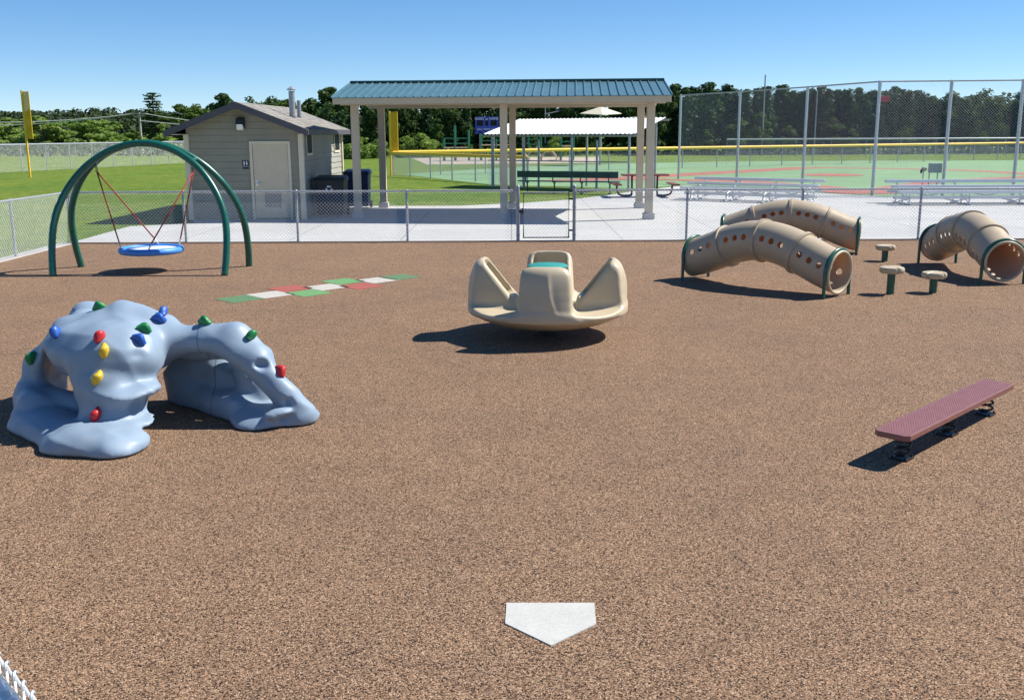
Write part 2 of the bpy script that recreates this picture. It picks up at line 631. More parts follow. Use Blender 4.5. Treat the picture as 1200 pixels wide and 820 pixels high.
# ------------------------------------------------------------------ implicit surfaces
def surface_net(fn, lo, hi, h):
    xs = [np.arange(lo[i], hi[i] + h, h) for i in range(3)]
    X, Y, Z = np.meshgrid(*xs, indexing='ij')
    V = fn(X, Y, Z)
    S = V < 0
    nx, ny, nz = V.shape
    acc = np.zeros((nx - 1, ny - 1, nz - 1, 3))
    cnt = np.zeros((nx - 1, ny - 1, nz - 1))
    corners = [(i, j, k) for i in (0, 1) for j in (0, 1) for k in (0, 1)]

    def sub(a, c):
        return a[c[0]:nx - 1 + c[0], c[1]:ny - 1 + c[1], c[2]:nz - 1 + c[2]]
    for a in corners:
        for ax in range(3):
            if a[ax]:
                continue
            b = list(a)
            b[ax] = 1
            va, vb = sub(V, a), sub(V, b)
            cr = (va < 0) != (vb < 0)
            t = np.where(cr, va / np.where(cr, va - vb, 1), 0)
            for q in range(3):
                acc[..., q] += np.where(cr, a[q] + (t if q == ax else 0), 0)
            cnt += cr
    act = cnt > 0
    idx = -np.ones(act.shape, int)
    idx[act] = np.arange(act.sum())
    ijk = np.argwhere(act)
    P = (ijk + acc[act] / cnt[act][:, None]) * h + np.array([x[0] for x in xs])
    F_ = []
    for ax in range(3):
        u, v = [(1, 2), (2, 0), (0, 1)][ax]
        sl0 = [slice(None)] * 3
        sl1 = [slice(None)] * 3
        sl0[ax] = slice(0, -1)
        sl1[ax] = slice(1, None)
        s0, s1 = S[tuple(sl0)], S[tuple(sl1)]
        E = np.argwhere(s0 != s1)
        ok = (E[:, u] > 0) & (E[:, v] > 0) & (E[:, u] < V.shape[u] - 1) & (E[:, v] < V.shape[v] - 1)
        E = E[ok]
        fl = s0[tuple(E.T)]
        du = np.zeros(3, int)
        dv = np.zeros(3, int)
        du[u] = 1
        dv[v] = 1
        q = np.stack([idx[tuple((E - du - dv).T)], idx[tuple((E - dv).T)], idx[tuple(E.T)], idx[tuple((E - du).T)]], 1)
        q[~fl] = q[~fl][:, ::-1]
        F_.append(q)
    return P, np.concatenate(F_)


def smin(a, b, k):
    h = np.clip(.5 + .5 * (b - a) / k, 0, 1)
    return b * (1 - h) + a * h - k * h * (1 - h)


def smax(a, b, k):
    return -smin(-a, -b, k)


def net_mesh(name, fn, lo, hi, h, m, inv=None, relax=2):
    P, Q = surface_net(fn, lo, hi, h)
    # light relaxation
    E = np.concatenate([Q[:, [0, 1]], Q[:, [1, 2]], Q[:, [2, 3]], Q[:, [3, 0]]])
    for _ in range(relax):
        s = np.zeros_like(P)
        c = np.zeros(len(P))
        np.add.at(s, E[:, 0], P[E[:, 1]])
        np.add.at(s, E[:, 1], P[E[:, 0]])
        np.add.at(c, E[:, 0], 1)
        np.add.at(c, E[:, 1], 1)
        P = P * .5 + .5 * s / np.maximum(c, 1)[:, None]
    me = bpy.data.meshes.new(name)
    vs = [tuple(p) for p in P]
    if inv:
        vs = [tuple(inv @ Vector(p)) for p in vs]
    me.from_pydata(vs, [], [tuple(q) for q in Q.tolist()])
    me.materials.append(m)
    me.shade_smooth()
    me.update()
    return me


#@@SETTING
# ------------------------------------------------------------------ the setting
def P2(lst, z):
    return [g(a, b).xy.to_3d() + Vector((0, 0, z)) for a, b in lst]


struct('ground', MB().sheet([(-3000, -200, -.016), (3000, -200, -.016), (3000, 4000, -.016), (-3000, 4000, -.016)]), M['grass'])
FY = 21.46                     # the low fence behind the play area
XL, XR = at(84, 282.6, FY).x, 13.4          # its corners
NA, NB = g(0, 766, 1.08), g(47, 820, 1.08)       # line of the fence the photographer looks over
ND = (NA - NB).normalized()
NL = NB + ND * ((XL - NB.x) / ND.x)              # where it meets the left fence
NL.z = 0
NE = NB - ND * 1.2
NE.z = 0
rub = [(XL, FY, 0), (NL.x, NL.y, 0), (NE.x, NE.y, 0), (NE.x, -1.5, 0), (13.0, -1.5, 0), (XR, FY, 0)]
struct('rubber_surface', MB().prism([Vector(p) + Vector((0, 0, -.03)) for p in rub], (0, 0, .03)), M['rubber'])
# concrete apron behind the fence, running to the shelters and the bleachers
ap = [(XL - .05, FY + .01, 0), (XR + .3, FY + .01, 0), (XR + .3, 15, 0), (24, 15, 0), (24, 34.6, 0)]
ap += [g(1200, 232), g(1040, 230.5), g(960, 226), g(860, 220), g(800, 217.5), g(740, 224.5), g(709, 229), g(665, 234), g(615, 237.5), g(540, 241), g(405, 241.5)]
ap += [(-5.4, 34.2, 0), (-8.7, 34.2, 0), g(228, 256.5) + Vector((-.1, 0, 0)), g(228, 261.5), g(152, 265)]
struct('concrete_pavement', MB().sheet([(p[0], p[1], -.004) for p in ap][::1]), M['concrete'])
# kerb strips under the fences
kb = MB()
kb.box((XL - .03, (FY + NL.y) / 2, .004), (.30, FY - NL.y, .02))
struct('kerb_strip', kb, M['kerb'])
kb = MB()
kb.box(((XL + XR) / 2, FY + .02, .002), (XR - XL, .10, .02))
struct('concrete_edge', kb, M['kerb'])
# ball field beyond
tf = [(470, 204), (540, 199.5), (610, 195.2), (730, 191.5), (860, 189), (1200, 187.5), (1500, 189)]
nf = [(1500, 214), (1200, 229.8), (1040, 230.2), (960, 225.5), (860, 219.5), (800, 217), (740, 221), (650, 218), (576, 216.5)]
struct('ball_field', MB().sheet(P2(tf + nf, -.010)), M['turf'])
struct('outfield', MB().sheet([(-70, 48, -.011), (-26.2, 51.5, -.011), (-23.6, 73, -.011), (-30, 100, -.011), (-90, 100, -.011)]), M['grass'])


def strip(pts, w, z):
    mb = MB()
    P = [Vector((p[0], p[1], 0)) for p in pts]
    L, Rr = [], []
    for i, p in enumerate(P):
        a, b = P[max(0, i - 1)], P[min(len(P) - 1, i + 1)]
        t = (b - a).normalized()
        n = Vector((-t.y, t.x, 0)) * w / 2
        L.append(p + n + Vector((0, 0, z)))
        Rr.append(p - n + Vector((0, 0, z)))
    k = len(P)
    mb.add(L + Rr, [(i, k + i, k + i + 1, i + 1) for i in range(k - 1)])
    return mb


home, b3, b2, b1 = g(1012, 224), g(720, 209.5), g(950, 196.3), g(1235, 206)
bp = MB()
wid_ = (1.5, 2.1, 1.5, 1.0)
for k, (a, b, c) in enumerate(((home, g(880, 213), b3), (b3, g(830, 203), b2), (b2, g(1120, 199.2), b1), (b1, g(1110, 212), home))):
    q = strip(catmull([a, b, c], 6), wid_[k], -.006 + .001 * k)
    bp.add(q.v, q.f)
q = strip([g(640, 212.5), g(716, 209.6)], 2.1, -.0015)
bp.add(q.v, q.f)
for c, r, zz in ((home, 1.8, .0), (g(975, 205), 1.6, .0005)):
    bp.sheet([(c.x + r * math.cos(a * PI / 16), c.y + r * math.sin(a * PI / 16), zz) for a in range(32)])
struct('base_path', bp, M['redpath'])
struct('sand_pad', MB().sheet([(-6, 73, -.006), (6.5, 75, -.006), (8, 92, -.006), (-9, 92, -.006)]), M['sand'])
# the line of low hills far behind on the left
hx = np.linspace(-520, 260, 60)
def hill_z(x, y):
    e = 7.5 * np.exp(-((x + 190) / 190) ** 2) + 2.5 * np.exp(-((x + 330) / 60) ** 2) + 1.4 * np.sin(x * .045) + .9 * np.sin(x * .11 + 1)
    t = np.clip((y - 420) / 160, 0, 1)
    return np.maximum(e, 0) * (3 * t * t - 2 * t ** 3) - .5
hm = MB()
hy = np.linspace(415, 760, 14)
vs = [(x, y, float(hill_z(x, y))) for y in hy for x in hx]
hm.add(vs, [(j * 60 + i, j * 60 + i + 1, (j + 1) * 60 + i + 1, (j + 1) * 60 + i) for j in range(13) for i in range(59)])
struct('hills', hm, M['grass'], smooth=True)

# ------------------------------------------------------------------ markings on the rubber
def marking(name, poly, m, label, cat, z0=0.0, th=.005, group=None):
    mb = MB().prism([(p[0], p[1], z0) for p in poly], (0, 0, th))
    return tag(obj(name, mb, m, bevel=.0), label, cat, group)


hp = [g(593.5, 707), g(592, 731), g(646, 757), g(698.5, 731.5), g(696.5, 707)]
marking('home_plate', hp, M['white'], 'white five-sided home plate set in the brown rubber in the foreground', 'home plate', th=.006)
# step-tiles, by photo corners: left, top, right, bottom are found from a fitted parallelogram grid
squares = [  # centre px, colour, words
    ((281, 350.3), 'm_dgreen', 'deep green square at the near left end of the tile path'),
    ((317, 345.3), 'm_white', 'white square between the deep green end tile and a red tile'),
    ((340, 338.0), 'm_red', 'red square behind the two lower tiles, toward the swing'),
    ((362, 343.4), 'm_green', 'bright green square on the climber side of the tile path'),
    ((382, 336.6), 'm_white', 'white square in the middle of the tile path'),
    ((402, 329.8), 'm_green', 'bright green square on the fence side of the tile path'),
    ((424, 335.4), 'm_red', 'red square on the merry-go-round side of the tile path'),
    ((442, 328.4), 'm_white', 'white square near the far right end of the tile path'),
    ((468, 324.8), 'm_dgreen', 'deep green square at the far right end of the tile path')]
cs = [g(*s[0]) for s in squares]
a_l, a_r = g(262, 352.0), g(487, 322.5)
d1 = (cs[7] - cs[1]).normalized()
ang = math.atan2(d1.y, d1.x)
for (px, mk, lab), c in zip(squares, cs):
    hs = .248
    a0 = ang - R(1)
    poly = []
    for (sx, sy) in ((-1, -1), (1, -1), (1, 1), (-1, 1)):
        v = Matrix.Rotation(a0 , 2) @ Vector((sx * hs * 1.02, sy * hs))
        poly.append((c.x + v.x, c.y + v.y))
    marking('painted_square', poly, M[mk], lab, 'painted square', th=.004, group='coloured squares set in the rubber')

#@@FENCES
# ------------------------------------------------------------------ chain link fences
def chain_mesh(mb, a, b, z0, z1, pitch=.075, r=.0028, off=.0):
    """wires of a chain link sheet between two ground points, knuckled along the top"""
    a, b = Vector((a[0], a[1], 0)), Vector((b[0], b[1], 0))
    L = (b - a).length
    u = (b - a) / L
    n = Vector((-u.y, u.x, 0))
    hh = z1 - z0
    run = hh                     # wires at 45 degrees
    for sgn in (1, -1):
        x = -run
        while x < L:
            x0, x1 = (x, x + run)
            t0, t1 = max(0, (0 - x0) / run), min(1, (L - x0) / run)
            if t1 > t0:
                s0, s1 = (x0 + t0 * run, x0 + t1 * run)
                za, zb = (z0 + t0 * hh, z0 + t1 * hh)
                if sgn < 0:
                    za, zb = z1 - t0 * hh, z1 - t1 * hh
                p = a + u * s0 + n * (off + sgn * r)
                q = a + u * s1 + n * (off + sgn * r)
                mb.tube([(p.x, p.y, za), (q.x, q.y, zb)], r, 3, cap=False)
            x += pitch
    return mb


def fence(name, label, pts, posts, height, group=None, cat='fence', pitch=.075, wire=.0028, rail_r=.021, post_r=.027, rail_m='galv',
          terminals=(), term_r=.037, z_mesh0=.03, over=.03, rails=None, mesh_top=None, second_rail=None, post_m='galv'):
    """pts: corner points of the line; posts: list of points; terminals: taller end posts"""
    t = thing(name, label, cat, (posts or terminals)[0])
    mh = height if mesh_top is None else mesh_top
    mb = MB()
    for a, b in zip(pts, pts[1:]):
        chain_mesh(mb, a, b, z_mesh0, mh + over, pitch, wire, off=-post_r - .004)
    obj('chain_mesh', mb, M['wire'], t)
    mb = MB()
    for z in (rails or [height]):
        for a, b in zip(pts, pts[1:]):
            mb.cyl((a[0], a[1], z), (b[0], b[1], z), rail_r, 10)
    obj('top_rail', mb, M[rail_m], t, smooth=True)
    if second_rail:
        mb = MB()
        for a, b in zip(pts, pts[1:]):
            mb.cyl((a[0], a[1], second_rail), (b[0], b[1], second_rail), rail_r * .8, 8)
        obj('mid_rail', mb, M['galv'], t, smooth=True)
    for p in posts:
        mb = MB().cyl((p[0], p[1], -.02), (p[0], p[1], height + .01), post_r, 12)
        mb.ell((p[0], p[1], height + .012), (post_r * 1.15, post_r * 1.15, .03), n=10, m=5)
        obj('post', mb, M[post_m], t, smooth=True)
    for p in terminals:
        mb = MB().cyl((p[0], p[1], -.02), (p[0], p[1], height + .07), term_r, 14)
        mb.ell((p[0], p[1], height + .075), (term_r * 1.12, term_r * 1.12, .04), n=12, m=6)
        for k in range(4):
            zz = .12 + (height - .2) * k / 3
            mb.cyl((p[0], p[1], zz), (p[0], p[1], zz + .025), term_r * 1.18, 14)
        obj('end_post', mb, M['galv'], t, smooth=True)
    return t


FH = 1.06
def fx(px):
    return at(px, 250, 21.46).x
gp0, gp1 = fx(607), fx(673)
fence('chain_link_fence', 'low galvanised chain link fence between the left corner and the gate', [(XL, FY), (gp0, FY)],
      [(fx(p), FY, 0) for p in (216, 348, 477)], FH, 'low fences round the play area', terminals=[(XL, FY, 0), (gp0, FY, 0)])
fence('chain_link_fence', 'low galvanised chain link fence from the gate past the tunnels', [(gp1, FY), (XR, FY)],
      [(fx(p), FY, 0) for p in (805, 940, 1078, 1214)], FH, 'low fences round the play area', terminals=[(gp1, FY, 0), (XR, FY, 0)])
fence('chain_link_fence', 'low chain link fence on the pale kerb beside the green swing', [(XL, NL.y), (XL, FY - .06)],
      [(XL, y, 0) for y in (18.98, 16.5, 14.0)], FH, 'low fences round the play area', terminals=[(XL, NL.y, 0)])
fence('chain_link_fence', 'low chain link fence on the right side of the play area, beyond the third tunnel', [(XR, FY - .06), (13.0, 1)],
      [(XR - .05, 19, 0), (XR - .1, 16.6, 0), (XR - .15, 14.2, 0), (XR - .2, 11.8, 0), (XR - .27, 8, 0)], FH, 'low fences round the play area', terminals=[(13.0, 1, 0)])

# the gate: two uprights, rails, mesh, hinges, latch
gt = thing('metal_gate', 'closed chain link gate with grey frame in the middle of the low fence', 'gate', (gp0 + .1, FY, 0))
ga, gb, gz0, gz1 = gp0 + .115, gp1 - .115, .07, 1.02
fr = MB().tube([(ga, FY, gz0), (gb, FY, gz0), (gb, FY, gz1), (ga, FY, gz1)], .021, 10, closed=True)
obj('gate_frame', fr, M['galv'], gt, smooth=True)
obj('chain_mesh', chain_mesh(MB(), (ga, FY), (gb, FY), gz0, gz1), M['wire'], gt)
for z in (.22, .88):
    obj('hinge', MB().box((gb + .05, FY, z), (.11, .03, .035)), M['black'], gt)
lt = MB().box((ga - .045, FY - .02, .62), (.10, .03, .05))
lt.cyl((ga - .02, FY - .05, .56), (ga - .02, FY - .05, .70), .011, 8)
obj('latch', lt, M['black'], gt)

# the fence the photographer looks over, lower left corner: woven wires with knuckles
nf0, nf1 = NE.copy(), NL.copy()
nt = thing('chain_link_fence', 'nearest chain link fence, its rail and knuckled wires cut off in the lower left corner', 'fence', nf0, group='low fences round the play area')
u = (nf1 - nf0).normalized()
nrm = Vector((-u.y, u.x, 0))
if nrm.x < 0:
    nrm = -nrm
ZR = 1.045
nf0, nf1 = nf0 - nrm * .036, nf1 - nrm * .036
obj('top_rail', MB().cyl(nf0 + Vector((0, 0, ZR)), nf1 + Vector((0, 0, ZR)), .024, 24), M['rail'], nt, smooth=True)
mb = MB()
pit, wr = .058, .0036
zt = ZR + .035
k = 0
s = .02
Lf = (nf1 - nf0).length
base = nf0 + nrm * .034
while s < Lf - .05:
    near = s < 3.2
    # one zigzag wire: from the knuckle down
    pts = []
    hh = pit * .5
    z, side = zt, 0
    while z > .03:
        p = base + u * (s + (pit * .5 if side else 0)) + nrm * (.004 if side else -.004)
        pts.append((p.x, p.y, z))
        z -= hh
        side ^= 1
    if near:   # rounded knuckle: the end bent over its neighbour
        p0 = Vector(pts[0])
        kn = [p0 + u * (-.009 + .009 * math.cos(a)) + Vector((0, 0, .009 * math.sin(a))) + nrm * (.006 * math.cos(a)) for a in [i * PI / 6 for i in range(8, -1, -1)]]
        pts = [tuple(q) for q in kn] + pts[1:]
    mb.tube(pts, wr, 6 if near else 3, cap=near)
    s += pit * .5 if False else pit
# second family of strands, mirrored, so that the diamonds close
s = .02
while s < Lf - .05:
    near = s < 3.2
    pts = []
    z, side = zt, 1
    while z > .03:
        p = base + u * (s + (pit * .5 if side else 0) + pit * .5) - nrm * (.004 if side else -.004)
        pts.append((p.x, p.y, z - .0))
        z -= pit * .5
        side ^= 1
    mb.tube(pts, wr, 6 if near else 3, cap=False)
    s += pit
obj('chain_mesh', mb, M['wire'], nt, smooth=True)
for s in (0.0, 2.6, 5.2, 7.8, 10.4):
    p = nf0 + u * s
    obj('post', MB().cyl((p.x, p.y, -.02), (p.x, p.y, ZR), .027, 14), M['galv'], nt, smooth=True)

# tall backstop of the ball field
bs = [(795, 209.5), (863, 214.5), (940, 221), (1022, 228.6), (1106, 230.4), (1193, 231)]
bsp = [g(*p) for p in bs]
bsp[4].y = bsp[3].y - .3
bsp[5].y = bsp[3].y - .6
bsp[4].x = (1105 - 600) * (bsp[4].y * CT + .48) / F
bsp[5].x = (1187 - 600) * (bsp[5].y * CT + .48) / F
bsp.append(Vector((bsp[5].x + 2.6, bsp[5].y - .3, 0)))
bsp.append(Vector((bsp[5].x + 5.2, bsp[5].y - .6, 0)))
fence('backstop_fence', 'tall chain link backstop rising behind the aluminium bleachers', [tuple(p) for p in bsp], [tuple(p) for p in bsp], 3.92,
      pitch=.10, wire=.0023, post_r=.058, rail_r=.027, cat='fence', over=-.02, post_m='galv_skylit')

# far field fences
def yfence(name, label, p0, p1, h, n, rail, rr=.06, pitch=.16, wire=.0034, **k):
    p0, p1 = Vector(p0), Vector(p1)
    ps = [tuple(p0.lerp(p1, i / n)) for i in range(n + 1)]
    return fence(name, label, [tuple(p0), tuple(p1)], ps, h, rail_m=rail, rail_r=rr, pitch=pitch, wire=wire, post_r=.035, over=-.05, **k)


fp = g(458.5, 206)              # foul pole corner
fp_far = Vector((47, 84, 0))
yfence('outfield_fence', 'long outfield fence with a yellow cap along the back of the ball field', fp + Vector((.1, .1, 0)), (fp_far.x, fp_far.y, 0), 1.22, 22, 'yellow', .09)
sl1 = g(618, 217)
yfence('sideline_fence', 'short yellow capped fence from the foul pole toward the dugout', fp, sl1, 1.18, 6, 'yellow', .075, .11, .004)
yfence('boundary_fence', 'pale topped fence behind the yellow one, in front of the pine wood', (19, 90.5, 0), (62, 90.5, 0), 1.5, 14, 'alu', .07)
yfence('outfield_fence', 'silver topped fence of the other field, beyond the swing', (g(0, 208.3) + Vector((-6, -4.5, 0))), g(218, 191.5), 1.62, 14, 'galv', .055, .14, .0034)
yfence('boundary_fence', 'dark low fence across the grass in front of the pale trees', (-75, 104, 0), (-24.5, 104, 0), 1.25, 18, 'galv', .045)


def foul_pole(label, p, h, wing0, wing1, w, group):
    t = thing('foul_pole', label, 'foul pole', p, group=group)
    obj('pole', MB().cyl((p.x, p.y, -.02), (p.x, p.y, h), .055, 12), M['yellow'], t, smooth=True)
    mb = MB()
    x0, x1 = p.x + .06, p.x + .06 + w
    mb.tube([(x0, p.y, wing0), (x1, p.y, wing0), (x1, p.y, wing1), (x0, p.y, wing1)], .022, 8, closed=True)
    obj('wing_frame', mb, M['yellow'], t, smooth=True)
    mb = MB()
    n = int((wing1 - wing0) / .04)
    for i in range(1, n):
        z = wing0 + i * .04
        mb.cyl((x0, p.y, z), (x1, p.y, z), .016, 4)
    for i in range(1, 7):
        x = x0 + w * i / 7
        mb.cyl((x, p.y + .01, wing0), (x, p.y + .01, wing1), .012, 4)
    obj('wing_mesh', mb, M['yellow'], t)
    return t


pl = g(35.5, 207.5)
top = at(24, 106, pl.y).z
foul_pole('tall yellow foul pole with mesh wing standing left of the swing', pl, top, at(30, 163, pl.y).z, top - .05, .30, 'yellow foul poles')
foul_pole('yellow foul pole with mesh wing seen under the pavilion roof', fp, at(456, 130.5, fp.y).z, at(458, 177.5, fp.y).z, at(456, 130.5, fp.y).z - .03, .34, 'yellow foul poles')

#@@BUILDINGS
# ------------------------------------------------------------------ restroom shed
sx0, sx1 = -8.55, -5.54
sy0, sy1 = 27.1, 33.4
sh = thing('restroom_shed', 'grey sided restroom shed with a cream door and shingled gable roof', 'shed', ((sx0 + sx1) / 2, sy0, 0))
ez, pkx = 2.27, (sx0 + sx1) / 2 - .06
pitch_ = .385
def roofz(x):
    return 3.02 - pitch_ * abs(x - pkx)
def laps(x0, x1, z0, ztop, y, d=.022, course=.17, axis='x', flip=-1):
    """lap siding boards, each a wedge standing proud at its lower edge, clipped to the gable"""
    mb = MB()
    z = z0
    while z < 3.0:
        za, zb = z, z + course
        if axis == 'x':
            lx0, lx1 = x0, x1
            zt_ = zb
            cut = lambda zz: ((x0, x1) if zz <= roofz(x0) - .08 else (pkx - (2.94 - zz) / pitch_, pkx + (2.94 - zz) / pitch_))
            if za > 2.90:
                break
            zb = min(zb, 2.90) - .006
            a0, a1 = cut(za)
            b0, b1 = cut(zb)
            a0, b0 = max(a0, x0), max(b0, x0)
            a1, b1 = min(a1, x1), min(b1, x1)
            mb.hexa([(a0, y + flip * d, za), (a1, y + flip * d, za), (a1, y + .03, za), (a0, y + .03, za)],
                    [(b0, y + flip * .002, zb), (b1, y + flip * .002, zb), (b1, y + .03, zb), (b0, y + .03, zb)])
        else:
            if za > ztop - .02:
                break
            zb = min(zb, ztop) - .006
            mb.hexa([(y - .03, x0, za), (y + d, x0, za), (y + d, x1, za), (y - .03, x1, za)],
                    [(y - .03, x0, zb), (y + .002, x0, zb), (y + .002, x1, zb), (y - .03, x1, zb)])
        z += course
    return mb


dx0, dx1, dzt = at(294.5, 205, sy0).x, at(342, 205, sy0).x, at(317, 165.5, sy0).z
wl = MB()
# core walls just behind the boards
wl.box(((sx0 + sx1) / 2, (sy0 + sy1) / 2, 1.1), (sx1 - sx0 - .06, sy1 - sy0 - .06, 2.2))
wl.prism([(sx0 + .03, sy0 + .03, 2.2), (sx1 - .03, sy0 + .03, 2.2), (pkx, sy0 + .03, 2.90)], (0, sy1 - sy0 - .06, 0))
lp = laps(sx0, sx1, 0, 2.3, sy0)
wl.add(lp.v, lp.f)
obj('front_wall', wl, M['siding'], sh)
obj('side_wall', laps(sy0, sy1, 0, 2.36, sx1, axis='y'), M['siding_b'], sh)
for cx_, cy_, w in ((sx0, sy0, .11), (sx1, sy0, .11), (sx1, sy1, .11)):
    obj('corner_trim', MB().box((cx_, cy_, 1.12), (.13, .13, 2.24), 0), M['trim'], sh)
# roof: two shingled slopes with thickness, rake and eave boards
ov, of = .34, .42
xe0, xe1 = sx0 - ov - .1, sx1 + ov - .08
ya, yb = sy0 - of, sy1 + .35
rf = MB()
for xe in (xe0, xe1):
    lo = [(xe, ya, roofz(xe)), (pkx, ya, roofz(pkx)), (pkx, yb, roofz(pkx)), (xe, yb, roofz(xe))]
    if xe > pkx:
        lo = lo[::-1]
    rf.hexa(lo, [(p[0], p[1], p[2] + .035) for p in lo])
roof = obj('roof', rf, M['shingle'], sh)
rk = MB()
for xe in (xe0, xe1):
    for yy in (ya - .02, yb):
        pa, pb = (xe, yy, roofz(xe)), (pkx, yy, roofz(pkx))
        rk.hexa([(pa[0], yy, pa[2] - .13), (pb[0], yy, pb[2] - .13), (pb[0], yy + .018, pb[2] - .13), (pa[0], yy + .018, pa[2] - .13)],
                [(pa[0], yy, pa[2] + .038), (pb[0], yy, pb[2] + .038), (pb[0], yy + .018, pb[2] + .038), (pa[0], yy + .018, pa[2] + .038)])
    s_ = 1 if xe > pkx else -1
    rk.box((xe + s_ * .011, (ya + yb) / 2, roofz(xe) - .04), (.02, yb - ya - .04, .14))
obj('fascia', rk, M['rake'], sh)
sf = MB()
for xe, xw in ((xe0, sx0 - .07), (xe1, sx1 + .07)):
    a_, b_ = min(xe, xw), max(xe, xw)
    sf.box(((a_ + b_) / 2, (ya + yb) / 2, min(roofz(xe), roofz(xw)) - .06), (b_ - a_, yb - ya - .05, .02))
obj('soffit', sf, M['trim'], sh)
# door
dr = MB().box(((dx0 + dx1) / 2, sy0 - .018, dzt / 2), (dx1 - dx0 - .16, .03, dzt - .10))
door = obj('door', dr, M['door'], sh, bevel=.004)
fr = MB()
for x in (dx0 + .035, dx1 - .035):
    fr.box((x, sy0 - .03, dzt / 2), (.07, .06, dzt))
fr.box(((dx0 + dx1) / 2, sy0 - .03, dzt - .035), (dx1 - dx0 - .142, .06, .07))
obj('door_frame', fr, M['trim'], door, bevel=.004)
hd = MB().cyl((dx0 + .15, sy0 - .03, .96), (dx0 + .15, sy0 - .09, .96), .014, 10)
hd.cyl((dx0 + .14, sy0 - .085, .96), (dx0 + .27, sy0 - .085, .96), .012, 10)
hd.box((dx0 + .15, sy0 - .037, .96), (.06, .012, .14))
obj('handle', hd, M['alu'], door, smooth=True)
obj('vent_panel', MB().box(((dx0 + dx1) / 2 + .02, sy0 - .037, .53), (.44, .012, .40)), M['plate'], door, bevel=.004)
# wall lamp under the gable
lx = at(283, 145, sy0)
lm = obj('wall_lamp', MB().prism([(lx.x - .10, sy0 - .012, lx.z + .16), (lx.x - .10, sy0 - .20, lx.z + .10), (lx.x - .10, sy0 - .22, lx.z - .02), (lx.x - .10, sy0 - .012, lx.z - .13)], (.20, 0, 0)), M['black'], sh)
obj('lens', MB().prism([(lx.x - .08, sy0 - .10, lx.z - .092), (lx.x - .08, sy0 - .235, lx.z - .022), (lx.x - .08, sy0 - .20, lx.z - .16), (lx.x - .08, sy0 - .10, lx.z - .17)], (.16, 0, 0)), M['lens'], lm)
# windows in the side wall
for (pa, pb) in ((361.5, 368.5), (393.5, 400)):
    ya_ = sx1 * F / (pa - 600) / CT - .4
    yb_ = sx1 * F / (pb - 600) / CT - .4
    ym, wd = (ya_ + yb_) / 2, max(.45, abs(yb_ - ya_) * .9)
    zc_ = 1.98
    w = MB()
    for yy in (ym - wd / 2, ym + wd / 2):
        w.box((sx1 + .033, yy, zc_), (.014, .06, .62))
    for zz in (zc_ - .29, zc_ + .27):
        w.box((sx1 + .034, ym, zz), (.016, wd - .062, .06))
    wo = obj('window', w, M['trim'], sh)
    obj('pane', MB().box((sx1 + .024, ym, zc_ - .01), (.018, wd - .062, .52)), M['glass'], wo)
# restroom sign by the door, white figures on black
sg = at(288, 193, sy0)
sn = obj('restroom_sign', MB().box((sg.x, sy0 - .020, sg.z), (.17, .012, .23)), M['sign_black'], sh)
fg = MB()
for k, x in enumerate((sg.x - .035, sg.x + .035)):
    y = sy0 - .0295
    fg.ell((x, y, sg.z + .082), (.014, .004, .014), n=8, m=5)
    if k == 0:
        fg.box((x, y, sg.z + .045), (.032, .005, .05))
        fg.box((x - .008, y, sg.z - .000), (.012, .005, .045))
        fg.box((x + .008, y, sg.z - .000), (.012, .005, .045))
    else:
        fg.prism([(x - .008, y, sg.z + .068), (x + .008, y, sg.z + .068), (x + .024, y, sg.z + .012), (x - .024, y, sg.z + .012)], (0, .004, 0))
        fg.box((x - .007, y, sg.z - .006), (.009, .005, .034))
        fg.box((x + .007, y, sg.z - .006), (.009, .005, .034))
obj('print', fg, M['print'], sn)
text_mesh('print', 'RESTROOMS', .028, M['print'], (sg.x, sy0 - .028, sg.z - .055), parent=sn, thick=.001)
# two flue pipes through the right slope
for (px, yy, r, ptop) in ((341.5, 29.2, .085, 107), (350, 30.2, .06, 118)):
    q = at(px, ptop, yy)
    zb = roofz(q.x) - .05
    mb = MB().cyl((q.x, yy, zb), (q.x, yy, q.z), r, 16)
    mb.lathe([(r * 1.25, 0), (r * 1.25, .03)], (q.x, yy, zb + .10), 16)
    fl = obj('flue_pipe', mb, M['galv'], sh, smooth=True)
    if r > .07:
        cp = MB()
        cp.lathe([(r * 1.5, 0), (r * 1.5, .02), (r * .2, .10)], (q.x, yy, q.z + .03), 16)
        for a in range(3):
            cp.cyl((q.x + r * .9 * math.cos(a * 2.1), yy + r * .9 * math.sin(a * 2.1), q.z - .02), (q.x + r * .9 * math.cos(a * 2.1), yy + r * .9 * math.sin(a * 2.1), q.z + .04), .008, 5)
        obj('flue_cap', cp, M['galv'], fl, smooth=True)


